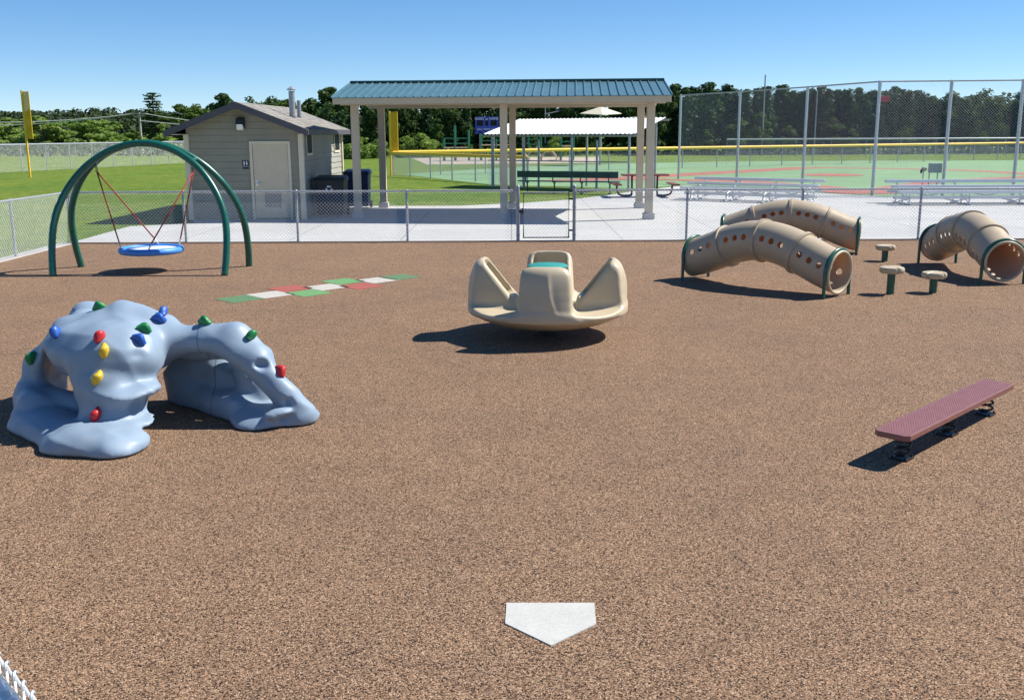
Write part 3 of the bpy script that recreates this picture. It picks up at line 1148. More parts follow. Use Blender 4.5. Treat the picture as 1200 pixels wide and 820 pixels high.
# ------------------------------------------------------------------ wheeled bins
def bin_(label, x, y, w, d, h, m, mark):
    t = thing('wheeled_bin', label, 'bin', (x, y, 0), group='wheeled bins beside the shed')
    b = MB()
    tp = .90
    b.hexa([(x - w / 2 * tp, y - d / 2 * tp, .06), (x + w / 2 * tp, y - d / 2 * tp, .06), (x + w / 2 * tp, y + d / 2 * tp, .06), (x - w / 2 * tp, y + d / 2 * tp, .06)],
           [(x - w / 2, y - d / 2, h - .1), (x + w / 2, y - d / 2, h - .1), (x + w / 2, y + d / 2, h - .1), (x - w / 2, y + d / 2, h - .1)])
    b.box((x, y, h - .085), (w + .05, d + .05, .05))
    obj('body', b, m, t, bevel=.015)
    l = MB().hexa([(x - w / 2 - .03, y - d / 2 - .05, h - .058), (x + w / 2 + .03, y - d / 2 - .05, h - .058), (x + w / 2 + .03, y + d / 2 + .04, h - .058), (x - w / 2 - .03, y + d / 2 + .04, h - .058)],
                  [(x - w / 2 + .02, y - d / 2, h - .02), (x + w / 2 - .02, y - d / 2, h - .02), (x + w / 2 - .02, y + d / 2, h + .03), (x - w / 2 + .02, y + d / 2, h + .03)])
    obj('lid', l, m, t, bevel=.01)
    hb = MB().cyl((x - w / 2, y + d / 2 + .06, h - .06), (x + w / 2, y + d / 2 + .06, h - .06), .018, 8)
    obj('handle', hb, m, t, smooth=True)
    for s in (-1, 1):
        obj('wheel', MB().cyl((x + s * (w / 2 - .05), y + d / 2 - .05, .10), (x + s * (w / 2 + .02), y + d / 2 - .05, .10), .10, 16), M['black'], t, smooth=True)
    if mark:
        mk = MB()
        for k in range(3):     # three chasing arrows
            a = k * 2 * PI / 3 + PI / 2
            c = Vector((x + .0 + .065 * math.cos(a), 0, .70 * h + .065 * math.sin(a)))
            dv = Vector((-math.sin(a), 0, math.cos(a)))
            nv = Vector((math.cos(a), 0, math.sin(a)))
            yy = y - d / 2 * .975 - .012
            P = [c - dv * .06 + nv * .02, c + dv * .02 + nv * .02, c + dv * .02 + nv * .04, c + dv * .07, c + dv * .02 - nv * .035, c + dv * .02 - nv * .02, c - dv * .06 - nv * .02]
            mk.prism([(p.x, yy, p.z) for p in P], (0, .008, 0))
        obj('print', mk, M['print'], t)
    return t


bin_('wide charcoal wheeled bin with a pale arrow mark against the shed side', -4.99, 28.25, .82, .75, 1.08, M['bin_dark'], True)
bin_('navy blue wheeled bin behind the left front pavilion post', -4.70, 31.2, .74, .70, 1.14, M['bin_blue'], False)

# ------------------------------------------------------------------ pavilion
FLc, FRc, BLc, BRc = Vector((-4.17, 27.6, 0)), Vector((3.62, 26.75, 0)), Vector((-3.93, 31.3, 0)), Vector((3.86, 30.7, 0))
pv = thing('pavilion', 'open picnic pavilion with teal metal roof on tan posts', 'pavilion', FLc)
def PV(u_, v_, z):
    a = FLc.lerp(FRc, u_)
    b = BLc.lerp(BRc, u_)
    p = a.lerp(b, v_)
    return Vector((p.x, p.y, z))
ET = 3.05                       # underside of the eave beam
for v_ in (0, 1):
    for u_ in (0, .5, 1):
        p = PV(u_ if u_ != .5 else .51, v_, 0)
        po = obj('post', MB().box((p.x, p.y, ET / 2 + .05), (.20, .20, ET - .1)), M['tan_wood'], pv, bevel=.008)
        obj('post_base', MB().box((p.x, p.y, .08), (.29, .29, .17)), M['kerb'], po, bevel=.012)
        br = MB()
        for s in (-1, 1):
            if 0 <= u_ + s * .08 <= 1.0:
                br.hexa([(p.x + s * .10, p.y - .04, ET - .38), (p.x + s * .14, p.y - .04, ET - .38), (p.x + s * .14, p.y + .04, ET - .38), (p.x + s * .10, p.y + .04, ET - .38)],
                        [(p.x + s * .42, p.y - .04, ET - .02), (p.x + s * .46, p.y - .04, ET - .02), (p.x + s * .46, p.y + .04, ET - .02), (p.x + s * .42, p.y + .04, ET - .02)])
uo = .057                        # roof overhang past the posts, as a share of the length
EZ, RZ = 3.135, 3.62
vf, vb = -.155, 1.155
def beamq(u0, u1, v_, dv, z0, z1):
    return MB().hexa([PV(u0, v_ - dv, z0), PV(u1, v_ - dv, z0), PV(u1, v_ + dv, z0), PV(u0, v_ + dv, z0)],
                     [PV(u0, v_ - dv, z1), PV(u1, v_ - dv, z1), PV(u1, v_ + dv, z1), PV(u0, v_ + dv, z1)])
for v_ in (0, 1):
    obj('beam', beamq(-uo + .01, 1 + uo - .01, v_, .025, ET - .08, ET + .12), M['tan_wood'], pv, bevel=.005)
fa = MB()
for v_ in (vf, vb):
    q = beamq(-uo, 1 + uo, v_, .006, EZ - .15, EZ + .005)
    fa.add(q.v, q.f)
for u_ in (-uo, 1 + uo):
    for (va, vb_) in ((vf + .012, .5), (.5, vb - .012)):
        za = EZ if va < .4 else RZ
        zb = RZ if va < .4 else EZ
        du = .0025
        fa.hexa([PV(u_ - du, va, za - .16), PV(u_ + du, va, za - .16), PV(u_ + du, vb_, zb - .16), PV(u_ - du, vb_, zb - .16)],
                [PV(u_ - du, va, za + .0), PV(u_ + du, va, za + .0), PV(u_ + du, vb_, zb + .0), PV(u_ - du, vb_, zb + .0)])
obj('fascia', fa, M['tan_wood'], pv)
sof = MB()
for (va, vb_, za, zb) in ((vf + .015, .499, EZ, RZ), (.501, vb - .015, RZ, EZ)):
    sof.hexa([PV(-uo + .004, va, za - .06), PV(1 + uo - .004, va, za - .06), PV(1 + uo - .004, vb_, zb - .06), PV(-uo + .004, vb_, zb - .06)],
             [PV(-uo + .004, va, za - .02), PV(1 + uo - .004, va, za - .02), PV(1 + uo - .004, vb_, zb - .02), PV(-uo + .004, vb_, zb - .02)])
obj('ceiling_boards', sof, M['brown_wood'], pv)
tr_ = MB()
for u_ in (0, .17, .34, .51, .68, .85, 1):
    for (va, vb_, za, zb) in ((vf + .02, .5, EZ, RZ), (.5, vb - .02, RZ, EZ)):
        du = .004
        tr_.hexa([PV(u_ - du, va, za - .15), PV(u_ + du, va, za - .15), PV(u_ + du, vb_, zb - .15), PV(u_ - du, vb_, zb - .15)],
                 [PV(u_ - du, va, za - .062), PV(u_ + du, va, za - .062), PV(u_ + du, vb_, zb - .062), PV(u_ - du, vb_, zb - .062)])
obj('rafters', tr_, M['brown_wood'], pv)
pr = MB()
u0, u1 = -uo - .004, 1 + uo + .004
for (va, vb_, za, zb) in ((vf - .018, .5, EZ - .004, RZ), (.5, vb + .018, RZ, EZ - .004)):
    pr.hexa([PV(u0, va, za + .006), PV(u1, va, za + .006), PV(u1, vb_, zb + .006), PV(u0, vb_, zb + .006)],
            [PV(u0, va, za + .022), PV(u1, va, za + .022), PV(u1, vb_, zb + .022), PV(u0, vb_, zb + .022)])
    n = 40
    for i in range(n + 1):
        u_ = u0 + (u1 - u0) * (i + .02) / (n + .04)
        du = .0014
        pr.hexa([PV(u_ - du * 1.6, va, za + .020), PV(u_ + du * 1.6, va, za + .020), PV(u_ + du * 1.6, vb_, zb + .020), PV(u_ - du * 1.6, vb_, zb + .020)],
                [PV(u_ - du, va, za + .052), PV(u_ + du, va, za + .052), PV(u_ + du, vb_, zb + .052), PV(u_ - du, vb_, zb + .052)])
proof = obj('roof', pr, M['teal_roof'], pv)
rc = MB()
for s in (-1, 1):
    rc.hexa([PV(u0, .5, RZ + .06), PV(u1, .5, RZ + .06), PV(u1, .5 + s * .045, RZ + .022), PV(u0, .5 + s * .045, RZ + .022)],
            [PV(u0, .5, RZ + .075), PV(u1, .5, RZ + .075), PV(u1, .5 + s * .045, RZ + .055), PV(u0, .5 + s * .045, RZ + .055)])
obj('ridge_cap', rc, M['ridge'], proof)

# ------------------------------------------------------------------ dugout shelter, bench, picnic table
D0 = g(577, 219)
du_ = Vector((math.cos(R(32)), -math.sin(R(32)), 0))
D1 = D0 + du_ * 6.3
dv_ = Vector((-du_.y, du_.x, 0))
DL = (D1 - D0).length
dg_ = thing('dugout_shelter', 'dugout shelter with sloping white corrugated roof on grey posts', 'shelter', D0)
def DP(a, b, z):
    return D0 + du_ * a + dv_ * b + Vector((0, 0, z))
mb = MB()
nn = 150
zf, zb = 2.17, 2.80
bf, bb = -.15, 2.75
top_, bot = [], []
for i in range(nn + 1):
    a = -.35 + (DL + .65) * i / nn
    w = .018 * math.sin(i * PI / 2)
    top_ += [DP(a, bf, zf + w), DP(a, bb, zb + w)]
k = len(top_)
mb.add(top_ + [p - Vector((0, 0, .006)) for p in top_],
       [(2 * i, 2 * i + 2, 2 * i + 3, 2 * i + 1) for i in range(nn)] + [(k + 2 * i + 1, k + 2 * i + 3, k + 2 * i + 2, k + 2 * i) for i in range(nn)])
obj('roof', mb, M['dugout'], dg_)
be = MB()
for b_, z in ((bf + .12, zf - .08), (bb - .15, zb - .10)):
    be.tube([DP(-.3, b_, z), DP(DL + .5, b_, z)], .035, 8)
for a in (0, DL * .33, DL * .66, DL):
    be.tube([DP(a, bf + .05, zf - .055), DP(a, bb - .05, zb - .06)], .03, 8)
obj('roof_frame', be, M['galv'], dg_, smooth=True)
for a in (.0, DL * .245, DL * .60, DL):
    obj('post', MB().cyl(DP(a, .02, -.02), DP(a, .02, zf - .02), .05, 12), M['galv'], dg_, smooth=True)
for a in (.0, DL * .5, DL):
    obj('post', MB().cyl(DP(a, 2.5, -.02), DP(a, 2.5, zb - .05), .045, 12), M['galv'], dg_, smooth=True)
df = fence('dugout_fence', 'chain link fence along the open front of the dugout shelter', [tuple(DP(-.1, -.12, 0)), tuple(DP(DL + .05, -.12, 0))],
           [tuple(DP(DL * q, -.12, 0)) for q in (.02, .37, .79)], 1.90, post_r=.045, rails=[1.10], mesh_top=1.08, wire=.0025, pitch=.09)
# bench inside
bn = thing('long_bench', 'long dark green bench with backrest in front of the dugout', 'bench', DP(1, -.9, 0))
B0, B1 = g(606, 226), g(724, 228)
bu = (B1 - B0).normalized()
bv = Vector((-bu.y, bu.x, 0))
BL_ = (B1 - B0).length
def BP(a, b, z):
    return B0 + bu * a + bv * b + Vector((0, 0, z))
def bplank(b, z0, z1, d):
    return MB().hexa([BP(0, b, z0), BP(BL_, b, z0), BP(BL_, b + d, z0), BP(0, b + d, z0)], [BP(0, b, z1), BP(BL_, b, z1), BP(BL_, b + d, z1), BP(0, b + d, z1)])
obj('backrest', bplank(0, .58, .82, .04), M['bench'], bn, bevel=.006)
obj('seat', bplank(.06, .42, .46, .30), M['bench'], bn, bevel=.006)
for i in range(4):
    a = .35 + (BL_ - .7) * i / 3
    lg = MB().tube(catmull([BP(a, -.02, .80), BP(a, -.02, .50), BP(a, .06, .40), BP(a, .30, .39)], 5), .022, 8)
    lg.tube([BP(a, .18, .40), BP(a, .18, 0)], .028, 8)
    lg.tube([BP(a, -.02, .02), BP(a, .38, .02)], .024, 8)
    obj('leg', lg, M['bench'], bn, smooth=True)
# picnic table
tc = g(755, 230.5)
pt = thing('picnic_table', 'red brown picnic table on a black tube frame beside the dugout', 'table', tc)
obj('tabletop', MB().box((tc.x, tc.y, .76), (1.62, .80, .05)), M['table'], pt, bevel=.01)
for s in (-1, 1):
    lg = MB().tube(catmull([(tc.x + s * .45, tc.y, .735), (tc.x + s * .45, tc.y, .12), (tc.x + s * .52, tc.y, .05), (tc.x + s * .80, tc.y, .05), (tc.x + s * .95, tc.y, .15), (tc.x + s * .98, tc.y, .42)], 6), .035, 10)
    lg.tube([(tc.x + s * .45, tc.y - .3, .725), (tc.x + s * .45, tc.y + .3, .725)], .025, 8)
    lg.tube([(tc.x + s * .6, tc.y - .4, .03), (tc.x + s * .6, tc.y + .4, .03)], .03, 8)
    obj('leg', lg, M['black'], pt, smooth=True)
    obj('seat', MB().box((tc.x + s * 1.0, tc.y, .445), (.26, 1.5, .045)), M['table'], pt, bevel=.01)


# ------------------------------------------------------------------ bleachers
def bleacher(label, p0, p1, group):
    p0, p1 = Vector(p0), Vector(p1)
    L = (p1 - p0).length
    a = math.atan2(p1.y - p0.y, p1.x - p0.x)
    t = thing('bleacher', label, 'bleacher', p0, a, group)
    for (y, z, w, nm) in ((0, .42, .25, 'seat_plank'), (.60, .56, .25, 'seat_plank'), (1.2, .70, .25, 'seat_plank'), (.36, .24, .22, 'foot_plank'), (.95, .40, .22, 'foot_plank')):
        mb = MB().box((L / 2, y, z), (L, w, .045))
        mb.box((L / 2, y - w / 2 + .008, z - .035), (L, .014, .07))
        mb.box((L / 2, y + w / 2 - .008, z - .035), (L, .014, .07))
        obj(nm, mb, M['alu'], t, world=False)
    for i in range(4):
        x = .35 + (L - .7) * i / 3
        mb = MB().tube([(x, -.10, .02), (x, 1.40, .02)], .025, 6)
        for (y, z) in ((0, .40), (.60, .54), (1.2, .68)):
            mb.tube([(x, y, .02), (x, y, z)], .025, 6)
        mb.tube([(x, -.05, .20), (x, 1.25, .62)], .02, 6)
        mb.tube([(x, .0, .06), (x, 1.2, .48)], .018, 6)
        obj('support_frame', mb, M['alu'], t, world=False)
    mb = MB()
    for i in range(3):
        x = .35 + (L - .7) * i / 3
        x2 = x + (L - .7) / 3
        mb.tube([(x, .95, .06), (x2, .95, .40)], .016, 6)
        mb.tube([(x2, .97, .06), (x, .97, .40)], .016, 6)
    obj('cross_brace', mb, M['alu'], t, world=False)
    return t


bleacher('aluminium bleacher behind the two long tan tunnels', g(798, 234), g(952, 239.5), 'aluminium bleachers')
bR = g(1052, 240.5)
bleacher('aluminium bleacher at the right edge, beyond the third tunnel', bR, (bR.x + 6.2, bR.y - .1, 0), 'aluminium bleachers')

# control cabinet and small post by the backstop
cb = g(1092, 222)
cbt = thing('control_cabinet', 'grey control cabinet on two thin legs behind the right bleacher', 'cabinet', cb)
zc_ = at(1094, 197, cb.y).z
obj('cabinet_body', MB().box((cb.x + .06, cb.y, zc_), (.44, .26, .36)), M['box_grey'], cbt, bevel=.012)
for s in (-.15, .17):
    obj('leg', MB().cyl((cb.x + s, cb.y, 0), (cb.x + s, cb.y, zc_ - .18), .022, 8), M['box_grey'], cbt, smooth=True)
mp = g(1080.5, 221)
mpt = thing('intercom_post', 'thin grey post with a small tilted head beside the cabinet', 'post', mp)
zz = at(1081, 199, mp.y).z
obj('pole', MB().cyl((mp.x, mp.y, 0), (mp.x, mp.y, zz), .022, 8), M['galv'], mpt, smooth=True)
obj('head', MB().box((mp.x + .02, mp.y, zz + .03), (.17, .12, .16), 0, R(20)), M['box_grey'], mpt, bevel=.02)
obj('receiver', MB().ell((mp.x - .09, mp.y - .02, zz - .06), (.05, .05, .09), n=10, m=6), M['black'], mpt, smooth=True)

# scoreboard
s0, s1 = at(557, 137, 84), at(584, 157, 84)
sbx, sbz, sw, shh = (s0.x + s1.x) / 2, (s0.z + s1.z) / 2, s1.x - s0.x, s0.z - s1.z
sb = thing('scoreboard', 'blue scoreboard with white lettering seen under the pavilion roof', 'scoreboard', (sbx, 84, 0))
brd = obj('board', MB().box((sbx, 84, sbz), (sw, .18, shh)), M['blue_sign'], sb)
for x in (sbx - sw * .3, sbx + sw * .3):
    obj('leg', MB().cyl((x, 84.15, 0), (x, 84.15, sbz + shh * .3), .06, 8), M['galv'], sb, smooth=True)
for x, w in ((-.30, .26), (0, .13), (.30, .26)):
    obj('digit_window', MB().box((sbx + x * sw, 83.89, sbz + shh * .13), (w * sw, .03, shh * .32)), M['glass'], brd)
for x in (-.30, 0, .30):
    obj('digit_window', MB().box((sbx + x * sw, 83.89, sbz - shh * .40), (.14 * sw, .03, shh * .07)), M['glass'], brd)
for s_, x, z, sz in (('GUEST', -.31, .38, .27), ('IN', 0, .34, .22), ('HOME', .31, .38, .27), ('BALL', -.31, -.23, .2), ('STRIKE', 0, -.23, .2), ('OUT', .31, -.23, .2)):
    text_mesh('lettering', s_, sz * shh / 1.45, M['print'], (sbx + x * sw, 83.9, sbz + z * shh), parent=brd, thick=.012)

# far playground climbing frame behind the outfield fence
pgx, pgy = -.2, 82
pg = thing('climbing_frame', 'distant green and tan climbing frame behind the outfield fence', 'climbing frame', (pgx, pgy, 0))
pr_ = random.Random(3)
for i, x in enumerate((-5.2, -4.3, -3.2, -2.2, -1.0, .2, 1.6, 2.6, 4.2, 5.2)):
    for y in (0, 1.4):
        obj('post', MB().cyl((pgx + x, pgy + y, 0), (pgx + x, pgy + y, 1.7 + (i * 7 % 4) * .35), .06, 8), M['play_green'], pg, smooth=True)
for x0, x1, z in ((-5.2, -3.2, 1.0), (-2.2, .2, 1.2), (1.6, 2.6, .9), (4.2, 5.2, 1.1)):
    obj('platform', MB().box((pgx + (x0 + x1) / 2, pgy + .7, z), (x1 - x0, 1.4, .08)), M['play_tan'], pg)
    rl = MB()
    for zz in (z + .35, z + .75):
        rl.cyl((pgx + x0, pgy, zz), (pgx + x1, pgy, zz), .03, 6)
    obj('guard_rail', rl, M['play_green'], pg)
for x0, x1, z in ((.2, 1.7, 1.2), (2.6, 4.0, .95), (-2.9, -4.4, 1.0)):
    obj('slide', MB().hexa([(pgx + x0, pgy - .5, z - .06), (pgx + x1, pgy - .5, .15), (pgx + x1, pgy + .1, .15), (pgx + x0, pgy + .1, z - .06)],
                           [(pgx + x0, pgy - .5, z), (pgx + x1, pgy - .5, .21), (pgx + x1, pgy + .1, .21), (pgx + x0, pgy + .1, z)]), M['play_tan'], pg)
arc = MB()
for cx_ in (.9, 2.0, 3.2):
    arc.tube([(pgx + cx_ + .6 * math.cos(a), pgy - 1, .75 * math.sin(a)) for a in [PI * k_ / 10 for k_ in range(11)]], .06, 6)
obj('climbing_arches', arc, M['play_tan'], pg, smooth=True)
# cream shade canopy on its post
cc_ = at(704, 133, 70)
cn = thing('shade_canopy', 'cream pyramid shade canopy above the white dugout roof', 'canopy', (cc_.x, 70, 0))
hw = 24 * 70 / F
zap = at(704, 125, 70).z
can = MB()
base_ = [(cc_.x - hw, 70 - .2, cc_.z), (cc_.x, 70 - hw, cc_.z - .1), (cc_.x + hw, 70 + .2, cc_.z), (cc_.x, 70 + hw, cc_.z + .05)]
can.add(base_ + [(cc_.x, 70, zap)] + [(p[0], p[1], p[2] - .04) for p in base_], [(0, 1, 4), (1, 2, 4), (2, 3, 4), (3, 0, 4), (0, 5, 6, 1), (1, 6, 7, 2), (2, 7, 8, 3), (3, 8, 5, 0), (8, 7, 6, 5)])
obj('fabric', can, M['cream'], cn)
obj('pole', MB().cyl((cc_.x, 70, 0), (cc_.x, 70, zap - .1), .08, 10), M['galv'], cn, smooth=True)


# poles and wires
def pole_thing(name, label, px, ytop, Y, r, m, cat='pole', group=None):
    p = at(px, ytop, Y)
    t = thing(name, label, cat, (p.x, Y, 0), group=group)
    obj('pole', MB().cyl((p.x, Y, 0), (p.x, Y, p.z), r, 10, r * .7), m, t, smooth=True)
    return t, p


t_, p_ = pole_thing('utility_pole', 'grey utility pole carrying wires behind the green swing arches', 163, 132, 118, .16, M['pole'])
obj('crossarm', MB().box((p_.x, 118, p_.z - .15), (2.0, .12, .12)), M['pole'], t_)
wires = MB()
def wire(a, b, sag, r=.045):
    a, b = Vector(a), Vector(b)
    wires.tube([a.lerp(b, k / 10) + Vector((0, 0, -4 * sag * (k / 10) * (1 - k / 10))) for k in range(11)], r, 4)
wire(at(-60, 146.5, 118), p_ - Vector((.8, 0, .1)), .5)
wire(at(-60, 143, 118), p_ - Vector((0, 0, .1)), .4)
wire(p_ - Vector((-.5, 0, .1)), at(455, 131.5, 112), 1.3)
wire(p_ - Vector((0, 0, .9)), at(600, 148, 112), .9)
wire(at(455, 131.5, 112), at(640, 137, 104), .4)
wire(at(400, 147, 110), at(610, 136, 104), .2)
wire(at(400, 143, 110), at(640, 142, 104), .3)
wire(at(640, 139, 103), at(830, 130, 103), .3)
tag(obj('overhead_wires', wires, M['cable']), 'thin pale overhead wires strung across the trees behind the field', 'wires')
t_, p_ = pole_thing('street_lamp', 'thin street lamp with a long arm behind the white dugout roof', 639, 126, 100, .07, M['galv'], 'street lamp')
q_ = at(668, 128.5, 100)
obj('lamp_arm', MB().tube([(p_.x, 100, at(639, 134, 100).z), (q_.x - .4, 100, q_.z), (q_.x, 100, q_.z)], .05, 8), M['alu'], t_, smooth=True)
obj('lamp_head', MB().ell((q_.x, 100, q_.z - .02), (.28, .14, .08), n=12, m=6), M['alu'], t_, smooth=True)
pole_thing('field_pole', 'tallest thin grey pole behind the backstop, rising above the pines', 897, 88, 97, .085, M['galv'], 'pole', 'thin poles behind the backstop')
pole_thing('field_pole', 'shorter thin grey pole behind the backstop, its top below the tree line', 958, 106, 96, .075, M['galv'], 'pole', 'thin poles behind the backstop')
t_, p_ = pole_thing('warning_sign', 'small red sign on a thin pole before the dark pines', 1035, 119, 96.5, .04, M['bark'], 'sign')
obj('sign_panel', MB().box((p_.x, 96.4, p_.z + .22), (1.1, .05, .52)), M['red_sign'], t_, bevel=.02)

#@@PLAY
# ------------------------------------------------------------------ saucer swing on two green arches
SC = Vector((-6.06, 16.92, 0))
swf = thing('arch_swing_frame', 'dark green swing frame of two leaning steel arches joined at the top', 'swing frame', SC)
half = [(1.415, 0), (1.44, .35), (1.43, .75), (1.35, 1.10), (1.17, 1.45), (.90, 1.76), (.57, 1.98), (.25, 2.09), (0, 2.115)]
def arch_pts(sgn, sx=1.0, dx=0.0):
    P = [(-x * sx, z) for x, z in half] + [(x * sx, z) for x, z in half[:-1][::-1]]
    out = []
    for x, z in P:
        dy = sgn * (.062 + .525 * max(0, 1 - z / 2.02) ** .92)
        out.append((SC.x + x + dx * (1 - z / 2.1), SC.y + dy, z))
    return catmull(out, 6)
for sgn, sx, dx in ((-1, .99, -.03), (1, 1.035, .01)):
    pts = arch_pts(sgn, sx, dx)
    pts[0].z = pts[-1].z = -.03
    obj('arch', MB().tube(pts, .057, 18), M['green_steel'], swf, smooth='all')
hgx = .80
hz = 1.83
for s in (-1, 1):
    b = MB().cyl((SC.x + s * hgx * 1.03, SC.y - .14, hz + .02), (SC.x + s * hgx * 1.03, SC.y + .14, hz + .02), .030, 12)
    b.box((SC.x + s * hgx, SC.y, hz - .01), (.05, .10, .09))
    obj('cross_bracket', b, M['green_steel'], swf, smooth=True)
ds = thing('saucer_swing', 'round blue rimmed saucer seat hanging from red ropes under the green arches', 'swing', (SC.x, SC.y, .36))
rim = MB()
ring = [(SC.x + .475 * math.cos(a), SC.y + .475 * math.sin(a), .36) for a in [2 * PI * k / 48 for k in range(48)]]
rim.tube(ring, .055, 14, closed=True)
obj('rim', rim, M['swing_blue'], ds, smooth='all')
web = MB()
web.lathe([(.001, -.02), (.20, -.018), (.42, .0), (.435, .012), (.20, .002), (.001, 0)], (SC.x, SC.y, .37), 40)
obj('seat', web, M['swing_web'], ds, smooth='all')
ends = {-1: [(-.40, -.27), (-.02, .47)], 1: [(.10, -.47), (.38, .28)]}
for s in (-1, 1):
    top_p = Vector((SC.x + s * hgx, SC.y, hz - .17))
    sw_ = MB()
    for k in range(4):
        zz = hz - .03 - k * .042
        sw_.tube([(SC.x + s * hgx + .014 * math.cos(a), SC.y + (.014 * math.sin(a) if k % 2 else 0), zz + (.02 * math.sin(a))) for a in [2 * PI * q / 8 for q in range(8)]], .006, 6, closed=True)
    obj('swivel', sw_, M['black'], ds)
    for (ex, ey) in ends[s]:
        e = Vector((SC.x + ex, SC.y + ey, .40))
        obj('rope', MB().tube([top_p, top_p.lerp(e, .5) + Vector((0, 0, -.004)), top_p.lerp(e, .92)], .012, 8), M['rope'], ds, smooth='all')
        obj('rope_clip', MB().tube([top_p.lerp(e, .91), e + Vector((0, 0, -.03))], .013, 8), M['alu'], ds, smooth='all')

# ------------------------------------------------------------------ blue rock climber
def capsule(X, Y, Z, a, b, ra, rb, sz=1.0):
    ax, ay, az = a
    bx, by, bz = b[0] - ax, b[1] - ay, (b[2] - az) * sz
    px, py, pz = X - ax, Y - ay, (Z - az) * sz
    L = bx * bx + by * by + bz * bz + 1e-9
    t = np.clip((px * bx + py * by + pz * bz) / L, 0, 1)
    return np.sqrt((px - t * bx) ** 2 + (py - t * by) ** 2 + (pz - t * bz) ** 2) - (ra + (rb - ra) * t)


def ellip(X, Y, Z, c, r):
    k = np.sqrt(((X - c[0]) / r[0]) ** 2 + ((Y - c[1]) / r[1]) ** 2 + ((Z - c[2]) / r[2]) ** 2)
    return (k - 1) * min(r)


def q3(px, py, Y):
    p = at(px, py, Y)
    return (p.x, p.y, p.z)


def g3(px, py, z=0.0):
    p = g(px, py, z)
    return (p.x, p.y, p.z)


def ridge(t):                      # 0..1 ridged wave, sharp crest
    return 1 - np.abs(np.sin(t))


